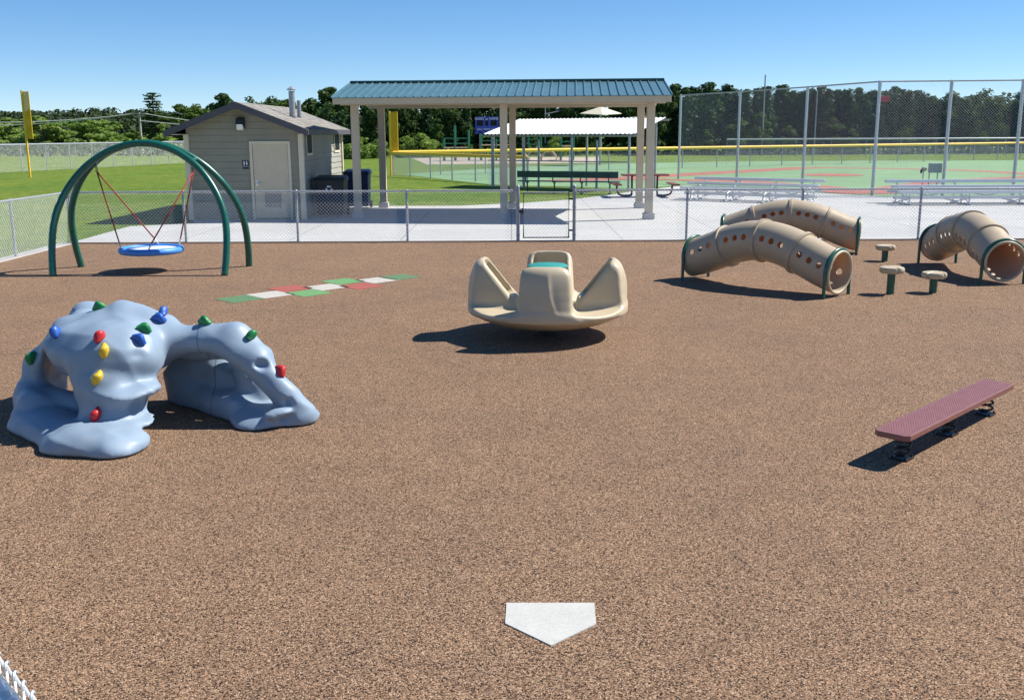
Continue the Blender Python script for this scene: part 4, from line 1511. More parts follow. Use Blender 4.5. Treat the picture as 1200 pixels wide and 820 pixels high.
def rock_fn(X, Y, Z):
    # gentle warp so that nothing is a clean ellipsoid
    wx = .022 * np.sin(7 * Z + 3 * Y) + .014 * np.sin(13 * Y + 5 + 4 * Z)
    wz = .020 * np.sin(6 * X + 2) * np.cos(5 * Y)
    x, y, z = X + wx, Y + wx * .6, Z + wz
    dome = ellip(x, y, z, q3(134, 402, 8.06), (.53, .50, .275))
    f = smin(dome, ellip(x, y, z, q3(140, 418, 7.72), (.36, .30, .23)), .12)
    f = smin(f, capsule(x, y, z, q3(150, 380, 8.12), q3(188, 388, 8.05), .17, .15), .10)
    # left wall of the shell, thin, flaring to the ground
    for yo in (0, .30, .55):
        ya_ = y - yo
        xa_ = x + .10 * yo
        arm = capsule(xa_, ya_, z, q3(84, 397, 8.1), q3(52, 428, 8.12), .20, .14)
        arm = smin(arm, capsule(xa_, ya_, z, q3(52, 428, 8.12), q3(42, 466, 8.05), .14, .14), .06)
        f = smin(f, arm, .07)
    f = smin(f, capsule(x, y, z, q3(40, 462, 8.15), g3(44, 488, .06), .13, .20), .07)
    # hollow below the dome
    f = smax(f, -ellip(x, y, z, q3(96, 444, 8.45), (.30, .42, .27)), .06)
    f = smax(f, -ellip(x, y, z, q3(67, 434, 7.95), (.115, .75, .20)), .045)
    # front column
    col_ = capsule(x, y, z, q3(136, 424, 7.68), q3(132, 446, 7.60), .325, .27)
    col_ = smin(col_, capsule(x, y, z, q3(130, 458, 7.54), q3(124, 512, 7.36), .235, .20), .06)
    f = smin(f, col_, .07)
    f = smin(f, ellip(x, y, z, q3(142, 458, 7.52), (.275, .25, .085)), .045)      # ledge
    f = smin(f, ellip(x, y, z, q3(126, 498, 7.34), (.235, .21, .05)), .04)
    # front foot pad, sweeping left, flat topped
    pad = capsule(x, y, z, g3(44, 495, .02), g3(94, 520, .02), .25, .23, 1.7)
    pad = smin(pad, capsule(x, y, z, g3(94, 520, .02), g3(141, 525, .02), .23, .205, 1.55), .06)
    f = smin(f, pad, .05)
    f = smin(f, capsule(x, y, z, g3(36, 484, .10), g3(70, 478, .12), .13, .12), .06)
    f = smin(f, capsule(x, y, z, q3(56, 466, 8.0), q3(92, 478, 7.8), .11, .13), .06)
    # bridge to the right and the ridge of the right leg
    br = capsule(x, y, z, q3(188, 398, 8.0), q3(236, 395, 7.97), .155, .105)
    br = smin(br, capsule(x, y, z, q3(236, 395, 7.97), q3(272, 399, 7.92), .105, .115), .04)
    br = smin(br, capsule(x, y, z, q3(272, 399, 7.92), q3(308, 424, 7.86), .125, .115), .04)
    br = smin(br, capsule(x, y, z, q3(308, 424, 7.86), q3(334, 464, 7.78), .115, .105), .03)
    br = smin(br, capsule(x, y, z, q3(332, 458, 7.78), g3(344, 488, .05), .105, .16), .05)
    f = smin(f, br, .07)
    # rear wall under the bridge, curling to the right foot
    bw = ellip(x, y, z, q3(228, 440, 8.46), (.22, .12, .44))
    bw = smin(bw, ellip(x, y, z, q3(258, 444, 8.38), (.26, .11, .40)), .08)
    bw = smin(bw, capsule(x, y, z, q3(225, 402, 8.22), q3(276, 406, 8.10), .12, .11), .08)
    bw = smin(bw, capsule(x, y, z, q3(288, 412, 8.16), q3(312, 470, 8.08), .13, .17), .08)
    bw = smin(bw, capsule(x, y, z, q3(262, 440, 8.30), q3(300, 470, 8.14), .13, .13), .08)
    bw = smin(bw, capsule(x, y, z, g3(228, 466, .05), g3(284, 484, .05), .15, .14), .10)
    f = smin(f, bw, .06)
    # right foot pad
    rp = capsule(x, y, z, g3(300, 493, .02), g3(344, 488, .02), .235, .20, 1.8)
    f = smin(f, rp, .045)
    f = smin(f, ellip(x, y, z, g3(322, 486, .12), (.08, .05, .035)), .02)
    # crisp scooped footholds and hollows
    for c_, r_ in ((g3(80, 505, .235), (.19, .11, .075)), (g3(128, 520, .215), (.15, .10, .055)), (q3(166, 476, 7.36), (.11, .16, .085)),
                   (q3(306, 428, 7.72), (.06, .06, .045)), (q3(338, 470, 7.66), (.05, .06, .05)),
                   (q3(170, 418, 7.42), (.13, .10, .06)), (g3(310, 502, .17), (.13, .10, .07)), (q3(222, 402, 7.80), (.09, .06, .04))):
        f = smax(f, -ellip(X, Y, Z, c_, r_), .018)
    # eroded strata low down, dents and creases above
    low = np.clip(1.15 - 1.6 * Z, 0, 1)
    f = f - .014 * low * ridge(13 * Z + 2.0 * X + 1.5 * np.sin(4 * Y + 3 * X)) ** 2
    f = f + .009 * np.sin(9 * X + 8 * Z) * np.sin(8 * Y + 7 * Z + 1) + .004 * np.sin(21 * X - 15 * Z) * np.sin(17 * Y + 6 * X)
    f = f - .007 * ridge(5.2 * X + 3.5 * Y + 4.0 * Z + np.sin(5 * Y)) ** 3 - .006 * ridge(4.1 * Y - 6.0 * X + 3.2 * Z + 1) ** 3
    # the seam where the two mouldings bolt together
    f = np.maximum(f, .004 - Z)
    return f


RC = g(170, 500)
rk_t = thing('rock_climber', 'blue grey moulded rock climber with open arches and coloured holds', 'climber', (RC.x, RC.y, 0))
rme = net_mesh('rock_body', rock_fn, (-4.45, 6.6, -.03), (-1.2, 9.1, 1.15), .0165, M['rock'], rk_t.matrix_basis.inverted(), relax=2)
rock = obj('rock_body', rme, None, rk_t)
rbv = BVHTree.FromPolygons([rk_t.matrix_basis @ v.co for v in rme.vertices], [tuple(p.vertices) for p in rme.polygons])
holds = [('green', 117, 362, 0), ('blue', 67, 390, .8), ('green', 39, 420, .2), ('red', 118, 396, .1), ('yellow', 123, 411, .2), ('yellow', 115, 443, -.2),
         ('red', 114, 486, 0), ('blue', 186, 375, 1.2), ('blue', 191, 364, -.9), ('green', 168, 387, .9), ('blue', 162, 399, .7), ('green', 240, 379, 1.5),
         ('green', 294, 394, -.9), ('red', 331, 432, -.25)]
for (c, px, py, tw) in holds:
    d = ray(px, py).normalized()
    hit = None
    for (ox, oy) in ((0, 0), (0, 4), (4, 4), (-4, 4), (8, 4), (-8, 6), (0, 9), (12, 6), (-12, 8)):
        d = ray(px + ox, py + oy).normalized()
        hit = rbv.ray_cast(Vector((0, 0, H)), d, 20)
        if hit[0]:
            break
    if not hit[0]:
        continue
    p, n = hit[0], hit[1]
    side = Vector((1, 0, 0)) if abs(n.x) < .8 else Vector((0, 1, 0))
    upv = (Vector((0, 0, 1)) - n * n.z)
    upv = upv.normalized() if upv.length > .2 else (Vector((0, 1, 0)) - n * n.y).normalized()
    rt = upv.cross(n)
    m3 = Matrix((rt, upv, n)).transposed() @ Matrix.Rotation(tw, 3, 'Z')
    mb = MB().ell((0, 0, .018), (.036, .062, .040), n=16, m=10)
    # pinch and lip so that it reads as a moulded hold
    for i, v in enumerate(mb.v):
        v.x += .010 * math.sin(v.y * 40)
        v.z += .012 * math.cos(v.y * 55) * (1 if v.z > .02 else 0)
        v.x *= 1 - .25 * (v.y > .02)
    mb.v = [p + m3 @ v for v in mb.v]
    ho = obj('climbing_hold', mb, M['h_' + c], rk_t, smooth='all')
    ho['label'] = c + ' moulded climbing hold'

# ------------------------------------------------------------------ tan merry-go-round
MC = Vector((.41, 11.35, 0))
mg = thing('merry_go_round', 'tan moulded merry-go-round with four scoop seats and teal centre table', 'merry-go-round', MC, R(-4))
def mgr_fn(X, Y, Z):
    r = np.sqrt(X * X + Y * Y)
    th = np.arctan2(Y, X)
    RO = .905
    c4 = np.cos(4 * th)
    # deck: one shallow bowl with a smooth round rim, dipping between the seats
    top = .365 + .030 * c4
    bot = .105 + .185 * (r / RO) ** 3
    deck = smax(smax(Z - top, bot - Z, .03), r - RO, .03)
    hollow = smax(smax(.315 - Z, r - .40, .05), Z - .8, .05)
    f = smax(deck, -hollow, .05)
    for k in range(4):
        a = k * PI / 2
        rad = X * math.cos(a) + Y * math.sin(a)
        v = -X * math.sin(a) + Y * math.cos(a)
        uu = RO - rad                        # inward from the rim
        hz_ = np.clip((Z - .34) / .52, 0, 1)
        w = .292 - .030 * hz_ ** 1.5 + .11 * np.clip((.43 - Z) / .14, 0, 1) ** 2
        Rz = RO - .004 - .095 * hz_ ** 3.0 - .10 * np.abs(v - .03) * np.clip(hz_ * 3, 0, 1) * np.clip(2.2 * (1 - hz_), 0, 1) + .012 * np.exp(-((v - .03 - .10 * (1 - hz_) ** 3) / .022) ** 2) * np.clip(hz_ * 4, 0, 1) * np.clip(3 * (1 - hz_), 0, 1)
        lean = np.clip(uu - .205, 0, 1)
        ztop = .875 - 1.22 * lean - .06 * np.clip(np.abs(v) / .27, 0, 1.4) ** 5
        ztop = np.maximum(ztop, .28)
        outer = smax(smax(r - Rz, (Z - ztop) * .75, .065), np.abs(v) - w, .04)
        outer = smax(outer, .28 - Z, .02)
        outer = smax(outer, uu - .58, .03)
        inner = smax(smax(r - (Rz - .095), np.abs(v) - (w - .072), .05), .43 + .10 * np.clip(uu - .2, 0, 1) - Z, .06)
        f = smin(f, smax(outer, -inner, .022), .035)
    return f
mme = net_mesh('seat_shell', mgr_fn, (-1.02, -1.02, .1), (1.02, 1.02, .98), .0135, M['tan'], None, relax=3)
obj('seat_shell', mme, None, mg)
ct = MB().lathe([(.02, 0), (.205, 0), (.225, .014), (.225, .03), (.205, .042), (.02, .046)], (0, 0, .765), 40)
tb = obj('centre_table', ct, M['teal_plastic'], mg, world=False, smooth=True)
obj('table_post', MB().lathe([(.10, 0), (.06, .06), (.05, .42)], (0, 0, .32), 20), M['green_steel'], tb, world=False, smooth=True)
obj('pivot_post', MB().lathe([(.11, 0), (.11, .22)], (0, 0, 0), 20), M['black'], mg, world=False, smooth=True)

# ------------------------------------------------------------------ tan crawl tunnels
TLEN, TR = 2.52, .295
def t_c(s):
    return Vector((s, 0, .345 + .345 * math.cos(PI / 2 * s / (TLEN / 2)) ** 1.35 if abs(s) < TLEN / 2 - 1e-6 else .345))
def t_frame(s):
    e = .004
    a, b = max(-TLEN / 2, s - e), min(TLEN / 2, s + e)
    t = (t_c(b) - t_c(a)).normalized()
    return t, Vector((0, 1, 0)), t.cross(Vector((0, 1, 0)))


def tunnel(label, c, rz, group):
    t = thing('crawl_tunnel', label, 'tunnel', (c.x, c.y, 0), rz, group)
    nseg = 4
    dgp = bpy.context.evaluated_depsgraph_get()
    for k in range(nseg):
        s0 = -TLEN / 2 + TLEN * k / nseg
        s1 = s0 + TLEN / nseg
        prof = []
        m_ = 14
        for i in range(m_ + 1):
            prof.append((s0 + (s1 - s0) * i / m_, TR))
        # flanges where segments bolt together
        fl = []
        for (s, r) in prof:
            fl.append((s, r))
        ext = []
        if k > 0:
            ext += [(s0 + .0005, TR + .026), (s0 + .022, TR + .026), (s0 + .026, TR)]
        if k < nseg - 1:
            e2 = [(s1 - .026, TR), (s1 - .022, TR + .026), (s1 - .0005, TR + .026)]
        else:
            e2 = [(s1, TR)]
        mid = [p for p in fl if s0 + .03 < p[0] < s1 - .03]
        outer = (ext or [(s0, TR)]) + mid + e2
        n = 48
        mb = MB()
        vs = []
        rows = outer + [(s, TR - .022) for s, r in outer[::-1]]
        for (s, r) in rows:
            tt, bx_, up_ = t_frame(s)
            cc = t_c(s)
            for j in range(n):
                a = 2 * PI * j / n
                vs.append(cc + bx_ * math.cos(a) * r + up_ * math.sin(a) * r)
        K = len(rows)
        fs = [(i * n + j, i * n + (j + 1) % n, ((i + 1) % K) * n + (j + 1) % n, ((i + 1) % K) * n + j) for i in range(K) for j in range(n)]
        mb.add(vs, fs)
        o = obj('tunnel_segment', mb, M['tan_tube'], t, world=False)
        bm = bmesh.new()
        bm.from_mesh(o.data)
        bmesh.ops.recalc_face_normals(bm, faces=bm.faces)
        bm.to_mesh(o.data)
        bm.free()
        cut = MB()
        for i in range(3):
            s = s0 + (s1 - s0) * (.25 + .25 * i)
            cc = t_c(s)
            dvec = Vector((0, -math.cos(R(14)), math.sin(R(14))))
            cut.cyl(cc - dvec * .6, cc + dvec * .6, .046, 20)
        cme = cut.mesh('hole_cutter', M['tan_tube'])
        co_ = bpy.data.objects.new('hole_cutter', cme)
        col.objects.link(co_)
        bm = bmesh.new()
        bm.from_mesh(cme)
        bmesh.ops.recalc_face_normals(bm, faces=bm.faces)
        bm.to_mesh(cme)
        bm.free()
        md = o.modifiers.new('holes', 'BOOLEAN')
        md.operation = 'DIFFERENCE'
        md.solver = 'EXACT'
        md.object = co_
        co_.parent = t
        bpy.context.view_layer.update()
        dgp = bpy.context.evaluated_depsgraph_get()
        me = bpy.data.meshes.new_from_object(o.evaluated_get(dgp))
        o.modifiers.clear()
        o.data = me
        bpy.data.objects.remove(co_)
        me.shade_smooth()
        me.set_sharp_from_angle(angle=R(35))
    for s in (-1, 1):
        x = s * (TLEN / 2 + .004)
        rg = MB()
        tt, bx_, up_ = t_frame(s * TLEN / 2)
        cc = t_c(s * TLEN / 2)
        pts = [cc + tt * (s * .008) + bx_ * math.cos(a) * (TR - .003) + up_ * math.sin(a) * (TR - .003) for a in [2 * PI * j / 48 for j in range(48)]]
        obj('lip_ring', MB().tube(pts, .020, 10, closed=True), M['tan'], t, world=False, smooth='all')
        # green hoop that stands on the ground: over the top and down both sides
        hp_ = []
        for j in range(25):
            a = PI * j / 24
            hp_.append(cc + tt * (s * -.028) + bx_ * math.cos(a) * (TR + .028) + up_ * math.sin(a) * (TR + .028))
        a0, a1 = hp_[0].copy(), hp_[-1].copy()
        a0.z = a1.z = -.02
        hb = MB()
        hb.tube([a0] + hp_ + [a1], .024, 10)
        obj('support_hoop', hb, M['green_steel'], t, world=False, smooth=True)
    return t


A, B = g(813, 326), g(982, 348)
c1 = (A + B) / 2
t1 = tunnel('front tan crawl tunnel, arched, its right mouth open toward the stepping pods', c1, math.atan2(B.y - A.y, B.x - A.x), 'tan crawl tunnels')
t2 = copy_tree(t1)
t2['label'] = 'rear tan crawl tunnel, arched, nearest the fence and half hidden by the front one'
A2, B2 = Vector((4.22, 19.75, 0)), Vector((6.47, 19.0, 0))
c2 = (A2 + B2) / 2
t2.matrix_basis = Matrix.Translation((c2.x, c2.y, 0)) @ Matrix.Rotation(math.atan2(B2.y - A2.y, B2.x - A2.x), 4, 'Z')
t3 = copy_tree(t1)
t3['label'] = 'tan crawl tunnel at the right edge, its round dark mouth facing the viewer'
A3, B3 = Vector((7.39, 15.0, 0)), Vector((7.43, 17.55, 0))
c3 = (A3 + B3) / 2
t3.matrix_basis = Matrix.Translation((c3.x, c3.y, 0)) @ Matrix.Rotation(math.atan2(B3.y - A3.y, B3.x - A3.x), 4, 'Z')

# ------------------------------------------------------------------ stepping pods
def pod(label, p, h, rz):
    t = thing('stepping_pod', label, 'stepping pod', (p.x, p.y, 0), rz, 'tan stepping pods on green posts')
    obj('post', MB().cyl((0, 0, -.02), (0, 0, h - .08), .055, 16), M['green_steel'], t, world=False, smooth=True)
    n = 64
    prof = [(.10, -.095), (.155, -.085), (.17, -.06), (.172, -.03), (.16, -.008), (.12, .002), (.02, .004)]
    mb = MB()
    vs = []
    for (r, z) in prof:
        for j in range(n):
            a = 2 * PI * j / n
            d = abs(((a / (2 * PI) * 4 + .5) % 1) - .5) * 2       # notch in each quarter
            k = 1 - .20 * math.exp(-(d / .10) ** 2)
            vs.append((r * k * math.cos(a) * 1.0, r * k * math.sin(a), h + z - .012 * math.exp(-(d / .10) ** 2) * (r > .1)))
    K = len(prof)
    fs = [(i * n + j, i * n + (j + 1) % n, (i + 1) * n + (j + 1) % n, (i + 1) * n + j) for i in range(K - 1) for j in range(n)]
    fs += [tuple(range(n))[::-1], tuple(range((K - 1) * n, K * n))]
    mb.add(vs, fs)
    obj('step_top', mb, M['tan'], t, world=False, smooth=True)
    return t


for (px, py, ptop, lab, rz) in ((1036.5, 306, 287, 'tan stepping pod farthest back, near the fence', .4),
                                (1043, 344.5, 312.5, 'tallest tan stepping pod, beside the front tunnel mouth', .2),
                                (1093, 343, 318.5, 'low tan stepping pod nearest the right tunnel mouth', .6)):
    p = g(px, py)
    pod(lab, p, at(px, ptop, p.y).z, rz)

# ------------------------------------------------------------------ maroon spring plank
hz0 = .235
E0, E1 = g(1043.5, 507.5, hz0), g(1171, 446.5, hz0)
ctr = (E0 + E1) / 2
ang = math.atan2(E1.y - E0.y, E1.x - E0.x)
PLn = (E1 - E0).length
sp = thing('spring_plank', 'maroon perforated balance plank standing on three black coil springs', 'balance plank', (ctr.x, ctr.y, 0), ang)
hl, hw_, ch = PLn / 2, .128, .035
poly = [(-hl + ch, -hw_), (hl - ch, -hw_), (hl, -hw_ + ch), (hl, hw_ - ch), (hl - ch, hw_), (-hl + ch, hw_), (-hl, hw_ - ch), (-hl, -hw_ + ch)]
obj('plank', MB().prism([(x, y, hz0 - .042) for x, y in poly], (0, 0, .042)), M['maroon'], sp, world=False, bevel=.007)
studs = MB()
nx_ = int(PLn / .019)
for i in range(nx_):
    for j in range(13):
        x = -hl + .03 + i * .019
        y = -hw_ + .018 + j * .0186 + (.0093 if i % 2 else 0)
        if y < hw_ - .015 and x < hl - .02:
            studs.cyl((x, y, hz0 - .001), (x, y, hz0 + .0014), .0036, 6, .0026)
obj('grip_studs', studs, M['maroon'], sp, world=False)
for i, x in enumerate((-hl + .22, .0, hl - .25)):
    cpts = []
    turns = 3.2
    for k in range(61):
        a = 2 * PI * turns * k / 60
        cpts.append((x + .050 * math.cos(a), .050 * math.sin(a), .02 + (hz0 - .085) * k / 60))
    so = obj('spring', MB().tube(cpts, .0095, 8), M['black'], sp, world=False, smooth=True)
    obj('spring_plate', MB().box((x, 0, hz0 - .052), (.12, .12, .012)), M['black'], so, world=False, bevel=.003)
    bt = MB().box((x, 0, .008), (.125, .125, .012))
    for sx in (-1, 1):
        for sy in (-1, 1):
            bt.cyl((x + sx * .048, sy * .048, .012), (x + sx * .048, sy * .048, .028), .008, 6)
    obj('spring_plate', bt, M['black'], so, world=False)

#@@TREES
# ------------------------------------------------------------------ trees
def leaf_quads(P, N, size, rng, jitter=.6):
    """small four-sided leaf clumps at points P, roughly facing N"""
    n = len(P)
    d = N + rng.normal(0, jitter, (n, 3))
    d /= np.linalg.norm(d, axis=1)[:, None] + 1e-9
    a = rng.normal(0, 1, (n, 3))
    u = np.cross(d, a)
    u /= np.linalg.norm(u, axis=1)[:, None] + 1e-9
    v = np.cross(d, u)
    s = size * rng.uniform(.55, 1.35, n)[:, None]
    asp = rng.uniform(.45, 1.0, n)[:, None]
    c = [P - u * s, P - v * s * asp + d * s * .18, P + u * s, P + v * s * asp + d * s * .18]
    return np.stack(c, 1).reshape(-1, 3)


def quads_mesh(name, V, m):
    n = len(V)
    me = bpy.data.meshes.new(name)
    me.vertices.add(n)
    me.vertices.foreach_set('co', np.asarray(V, np.float32).ravel())
    me.loops.add(n)
    me.loops.foreach_set('vertex_index', np.arange(n, dtype=np.int32))
    me.polygons.add(n // 4)
    me.polygons.foreach_set('loop_start', np.arange(0, n, 4, dtype=np.int32))
    me.update(calc_edges=True)
    me.materials.append(m)
    return me


def blob_points(blobs, n, rng, inner=.45):
    w = np.array([b[3] * b[4] * b[5] for b in blobs]) ** .67
    w = w / w.sum()
    k = rng.choice(len(blobs), n, p=w)
    B = np.array(blobs)[k]
    d = rng.normal(0, 1, (n, 3))
    d /= np.linalg.norm(d, axis=1)[:, None]
    r = rng.uniform(inner, 1.0, n)[:, None] ** .6
    P = B[:, :3] + d * r * B[:, 3:6]
    return P, d


def pine_proto(seed, n=3400, h=8.0):
    rng = np.random.default_rng(seed)
    blobs = []
    z = h * .16
    lean = rng.normal(0, .012, 2)
    while z < h * .99:
        t = (z / h - .16) / .84
        rad = (.95 - .70 * t ** 1.25) * rng.uniform(.7, 1.25)
        nb = int(3 + 5 * (1 - t))
        for k in range(nb):
            a = rng.uniform(0, 2 * PI)
            rr = rad * rng.uniform(.35, 1.0)
            s = (.46 + .26 * (1 - t)) * rng.uniform(.7, 1.25)
            blobs.append((rr * math.cos(a) + lean[0] * z, rr * math.sin(a) + lean[1] * z, z - .05 * rr, s, s, s * .75))
        z += h * rng.uniform(.050, .075)
    blobs.append((lean[0] * h, lean[1] * h, h * .975, .16, .16, .34))
    P, d = blob_points(blobs, n, rng, .35)
    V = leaf_quads(P, d + np.array([0, 0, .35]), .17, rng, .7)
    tr = MB().tube([(0, 0, -.2), (lean[0] * h * .5, lean[1] * h * .5, h * .5), (lean[0] * h * .95, lean[1] * h * .95, h * .95)], [.13, .09, .025], 7)
    for q in range(9):
        zz = h * rng.uniform(.12, .55)
        a = rng.uniform(0, 2 * PI)
        tr.tube([(lean[0] * zz, lean[1] * zz, zz), (.7 * math.cos(a), .7 * math.sin(a), zz + .12)], [.03, .012], 4)
    return quads_mesh('pine_crown', V, M['pine']), tr.mesh('trunk', M['bark'], smooth=True)


def broad_proto(seed, n=3600, h=6.0, wid=1.7, low=.18, mat='broad', size=.15, tall=False, nb=26):
    rng = np.random.default_rng(seed)
    blobs = []
    for k in range(nb):
        t = rng.uniform(low, 1.0)
        prof = math.sin(PI * min(1, .12 + .86 * (t - low) / (1 - low))) ** .6
        if tall:
            prof = (1 - .75 * (t - low) / (1 - low)) * .9
        a = rng.uniform(0, 2 * PI)
        rr = wid * prof * rng.uniform(.15, .85)
        s = wid * rng.uniform(.24, .42) * (.55 + .45 * prof)
        blobs.append((rr * math.cos(a), rr * math.sin(a), h * t - s * .55, s, s, s * .8))
    P, d = blob_points(blobs, n, rng, .40)
    V = leaf_quads(P, d + np.array([0, 0, .3]), size, rng, .65)
    tr = MB().tube([(0, 0, -.2), (.05, .03, h * .3), (0, .05, h * .75)], [.16, .11, .03], 8)
    for b in blobs[:9]:
        tr.tube([(.04, .03, h * .25), (b[0] * .5, b[1] * .5, (h * .25 + b[2]) / 2 + .1), (b[0], b[1], b[2])], [.06, .04, .015], 5)
    return quads_mesh('leaf_crown', V, M[mat]), tr.mesh('trunk', M['bark'], smooth=True)


def spruce_proto(seed, h=8.0, n=3400):
    rng = np.random.default_rng(seed)
    P, N = [], []
    tr = MB().tube([(0, 0, -.2), (0, 0, h * .98)], [.17, .02], 8)
    z = h * .08
    while z < h * .99:
        t = z / h
        L = (1.9 * (1 - t) ** .55 + .12) * rng.uniform(.55, 1.15)
        k = int(5 + 4 * (1 - t))
        for q in range(k):
            a = rng.uniform(0, 2 * PI)
            ll = L * rng.uniform(.55, 1.15)
            tip = (ll * math.cos(a), ll * math.sin(a), z + ll * .30 - .05 * ll * ll)
            tr.tube([(0, 0, z), tip], [.03, .01], 4)
            m_ = int(10 + 26 * ll / 2)
            for j in range(m_):
                s = rng.uniform(.15, 1.0)
                spread = .24 * (1.1 - s) + .06
                P.append((tip[0] * s + rng.normal(0, spread), tip[1] * s + rng.normal(0, spread), z + (tip[2] - z) * s + rng.normal(0, .06)))
                N.append((math.cos(a) * .3, math.sin(a) * .3, .9))
        z += h * .050
    V = leaf_quads(np.array(P), np.array(N), .15, rng, .5)
    return quads_mesh('spruce_crown', V, M['dark']), tr.mesh('trunk', M['bark'], smooth=True)


PINES = [pine_proto(i) for i in range(11, 16)]
BROAD = [broad_proto(31 + i, mat='broad', wid=1.9 + .2 * i, nb=30) for i in range(3)]
DARK = [broad_proto(41 + i, mat='dark', wid=1.7 + .2 * i, nb=30) for i in range(3)]
PALE = [broad_proto(51 + i, h=5.0, mat='light', wid=1.7, nb=34, low=-.05, size=.125, n=5200) for i in range(3)]
BUSH = [broad_proto(61 + i, h=2.2, mat='light', wid=1.25, nb=20, low=.05, size=.09, n=1900) for i in range(2)]
TALL = [broad_proto(71, h=7, mat='broad', wid=1.6, tall=True, nb=34, low=.06)]
SPRUCE = spruce_proto(5)


def tree(name, label, cat, proto, x, y, s, group=None, sz=1.0, mat=None, z=0.0):
    t = thing(name, label, cat, (x, y, z), group=group)
    t.matrix_basis = Matrix.Translation((x, y, z)) @ Matrix.Rotation(rnd.uniform(0, 6.28), 4, 'Z') @ Matrix.Diagonal((s, s, s * sz, 1))
    c = bpy.data.objects.new('crown', proto[0])
    k = bpy.data.objects.new('trunk', proto[1])
    for o in (c, k):
        col.objects.link(o)
        o.parent = t
    if mat:
        c.material_slots[0].link = 'OBJECT'
        c.material_slots[0].material = M[mat]
    return t


def tree_px(name, label, cat, proto, px, ytop, Y, ph, group=None, wide=1.0, mat=None):
    """a tree at distance Y whose top reaches the photo height ytop; ph is the height of the prototype"""
    p = at(px, ytop, Y)
    s = p.z / ph
    return tree(name, label, cat, proto, p.x, Y, s * wide, group, 1 / wide, mat)


# the pine wood behind the ball field: the front row tree by tree
prof_r = [(740, 96), (800, 100), (812, 98), (828, 99), (845, 101), (862, 104), (880, 104), (895, 99), (915, 99), (935, 103), (955, 104), (975, 101), (995, 103),
          (1015, 106), (1035, 104), (1055, 105), (1075, 108), (1095, 111), (1115, 110), (1135, 111), (1155, 112), (1175, 115), (1195, 118), (1215, 114), (1235, 112), (1255, 112), (1275, 110)]
def prof_top(px):
    for (a, ya_), (b, yb_) in zip(prof_r, prof_r[1:]):
        if a <= px <= b:
            return ya_ + (yb_ - ya_) * (px - a) / (b - a)
    return 104
px = 786
i = 0
while px < 1290:
    Y = 101 + rnd.uniform(-1.5, 3)
    if px > 1085:
        lab, grp = 'rounded dark tree in the wood behind the right half of the backstop', 'dark trees in the wood behind the field, right half'
        tree_px('woodland_tree', lab, 'tree', DARK[i % 3], px, prof_top(px) + rnd.uniform(-1, 5), Y, 6.0, grp, .95)
    else:
        lab, grp = 'tall dark pine in the wood behind the left half of the backstop', 'dark pines in the wood behind the field, left half'
        tree_px('pine_tree', lab, 'tree', PINES[i % 5], px, prof_top(px) + rnd.uniform(-2, 6), Y, 8.0, grp, 1.15)
    px += rnd.uniform(7.0, 10.0)
    i += 1
for (px, yt, Y, pr_i, lab) in ((866, 138, 97.5, 0, 'lighter green leafy tree before the dark pines, near the tallest thin pole'),
                               (893, 131, 98, 1, 'largest light green tree at the foot of the pines, behind the tall thin pole'),
                               (925, 148, 97, 2, 'low light green tree between the two thin poles behind the backstop'),
                               (975, 138, 98, 0, 'light green tree just right of the shorter thin pole'),
                               (1000, 150, 97, 1, 'small light green tree left of the red sign, below the pines'),
                               (828, 152, 97.5, 2, 'small light green tree behind the leftmost bay of the backstop'),
                               (1062, 148, 97.5, 0, 'light green tree right of the red sign, at the foot of the wood'),
                               (1150, 140, 98, 1, 'mid green tree between the last two tall backstop posts')):
    tree_px('leafy_tree', lab, 'tree', PALE[pr_i], px, yt, Y, 5.0, 'lighter trees at the foot of the pine wood', 1.25, 'broad')
# trees seen under and over the pavilion roof
px = 412
i = 0
while px < 790:
    tp = rnd.uniform(104, 116)
    lab = 'dark tree in the row behind the pavilion, its crown seen beneath the roof'
    tree_px('woodland_tree', lab, 'tree', DARK[i % 3] if i % 3 else PINES[i % 5], px, tp, 100 + rnd.uniform(-2, 5), 6.0 if i % 3 else 8.0, 'dark trees behind the pavilion', .9)
    px += rnd.uniform(12, 17)
    i += 1
tree_px('pine_tree', 'lone pine top showing just above the pavilion ridge', 'tree', PINES[2], 735, 92, 108, 8.0, wide=1.4)
tree_px('tall_tree', 'tall pale green pointed tree behind the scoreboard, under the pavilion roof', 'tree', TALL[0], 511, 124, 95, 7.0, mat='broad', wide=1.0)
for (px, yt, Y, k, lab, w) in ((420, 160, 90, 0, 'bright green shrub just right of the shed, below the pavilion roof', 1.5), (441, 162, 91, 1, 'bright green shrub left of the yellow foul pole', 1.5),
                               (478, 160, 92, 0, 'bright green shrub right of the yellow foul pole', 1.5), (497, 155, 93, 1, 'largest bright green shrub at the foot of the tall pointed tree', 1.3),
                               (408, 168, 88, 1, 'small bright green shrub at the corner of the shed', 1.4), (650, 160, 96, 0, 'dull green shrub behind the far climbing frame', 1.4)):
    tree_px('leafy_shrub', lab, 'shrub', BUSH[k], px, yt, Y, 2.2, 'bright shrubs at the edge of the field', w)
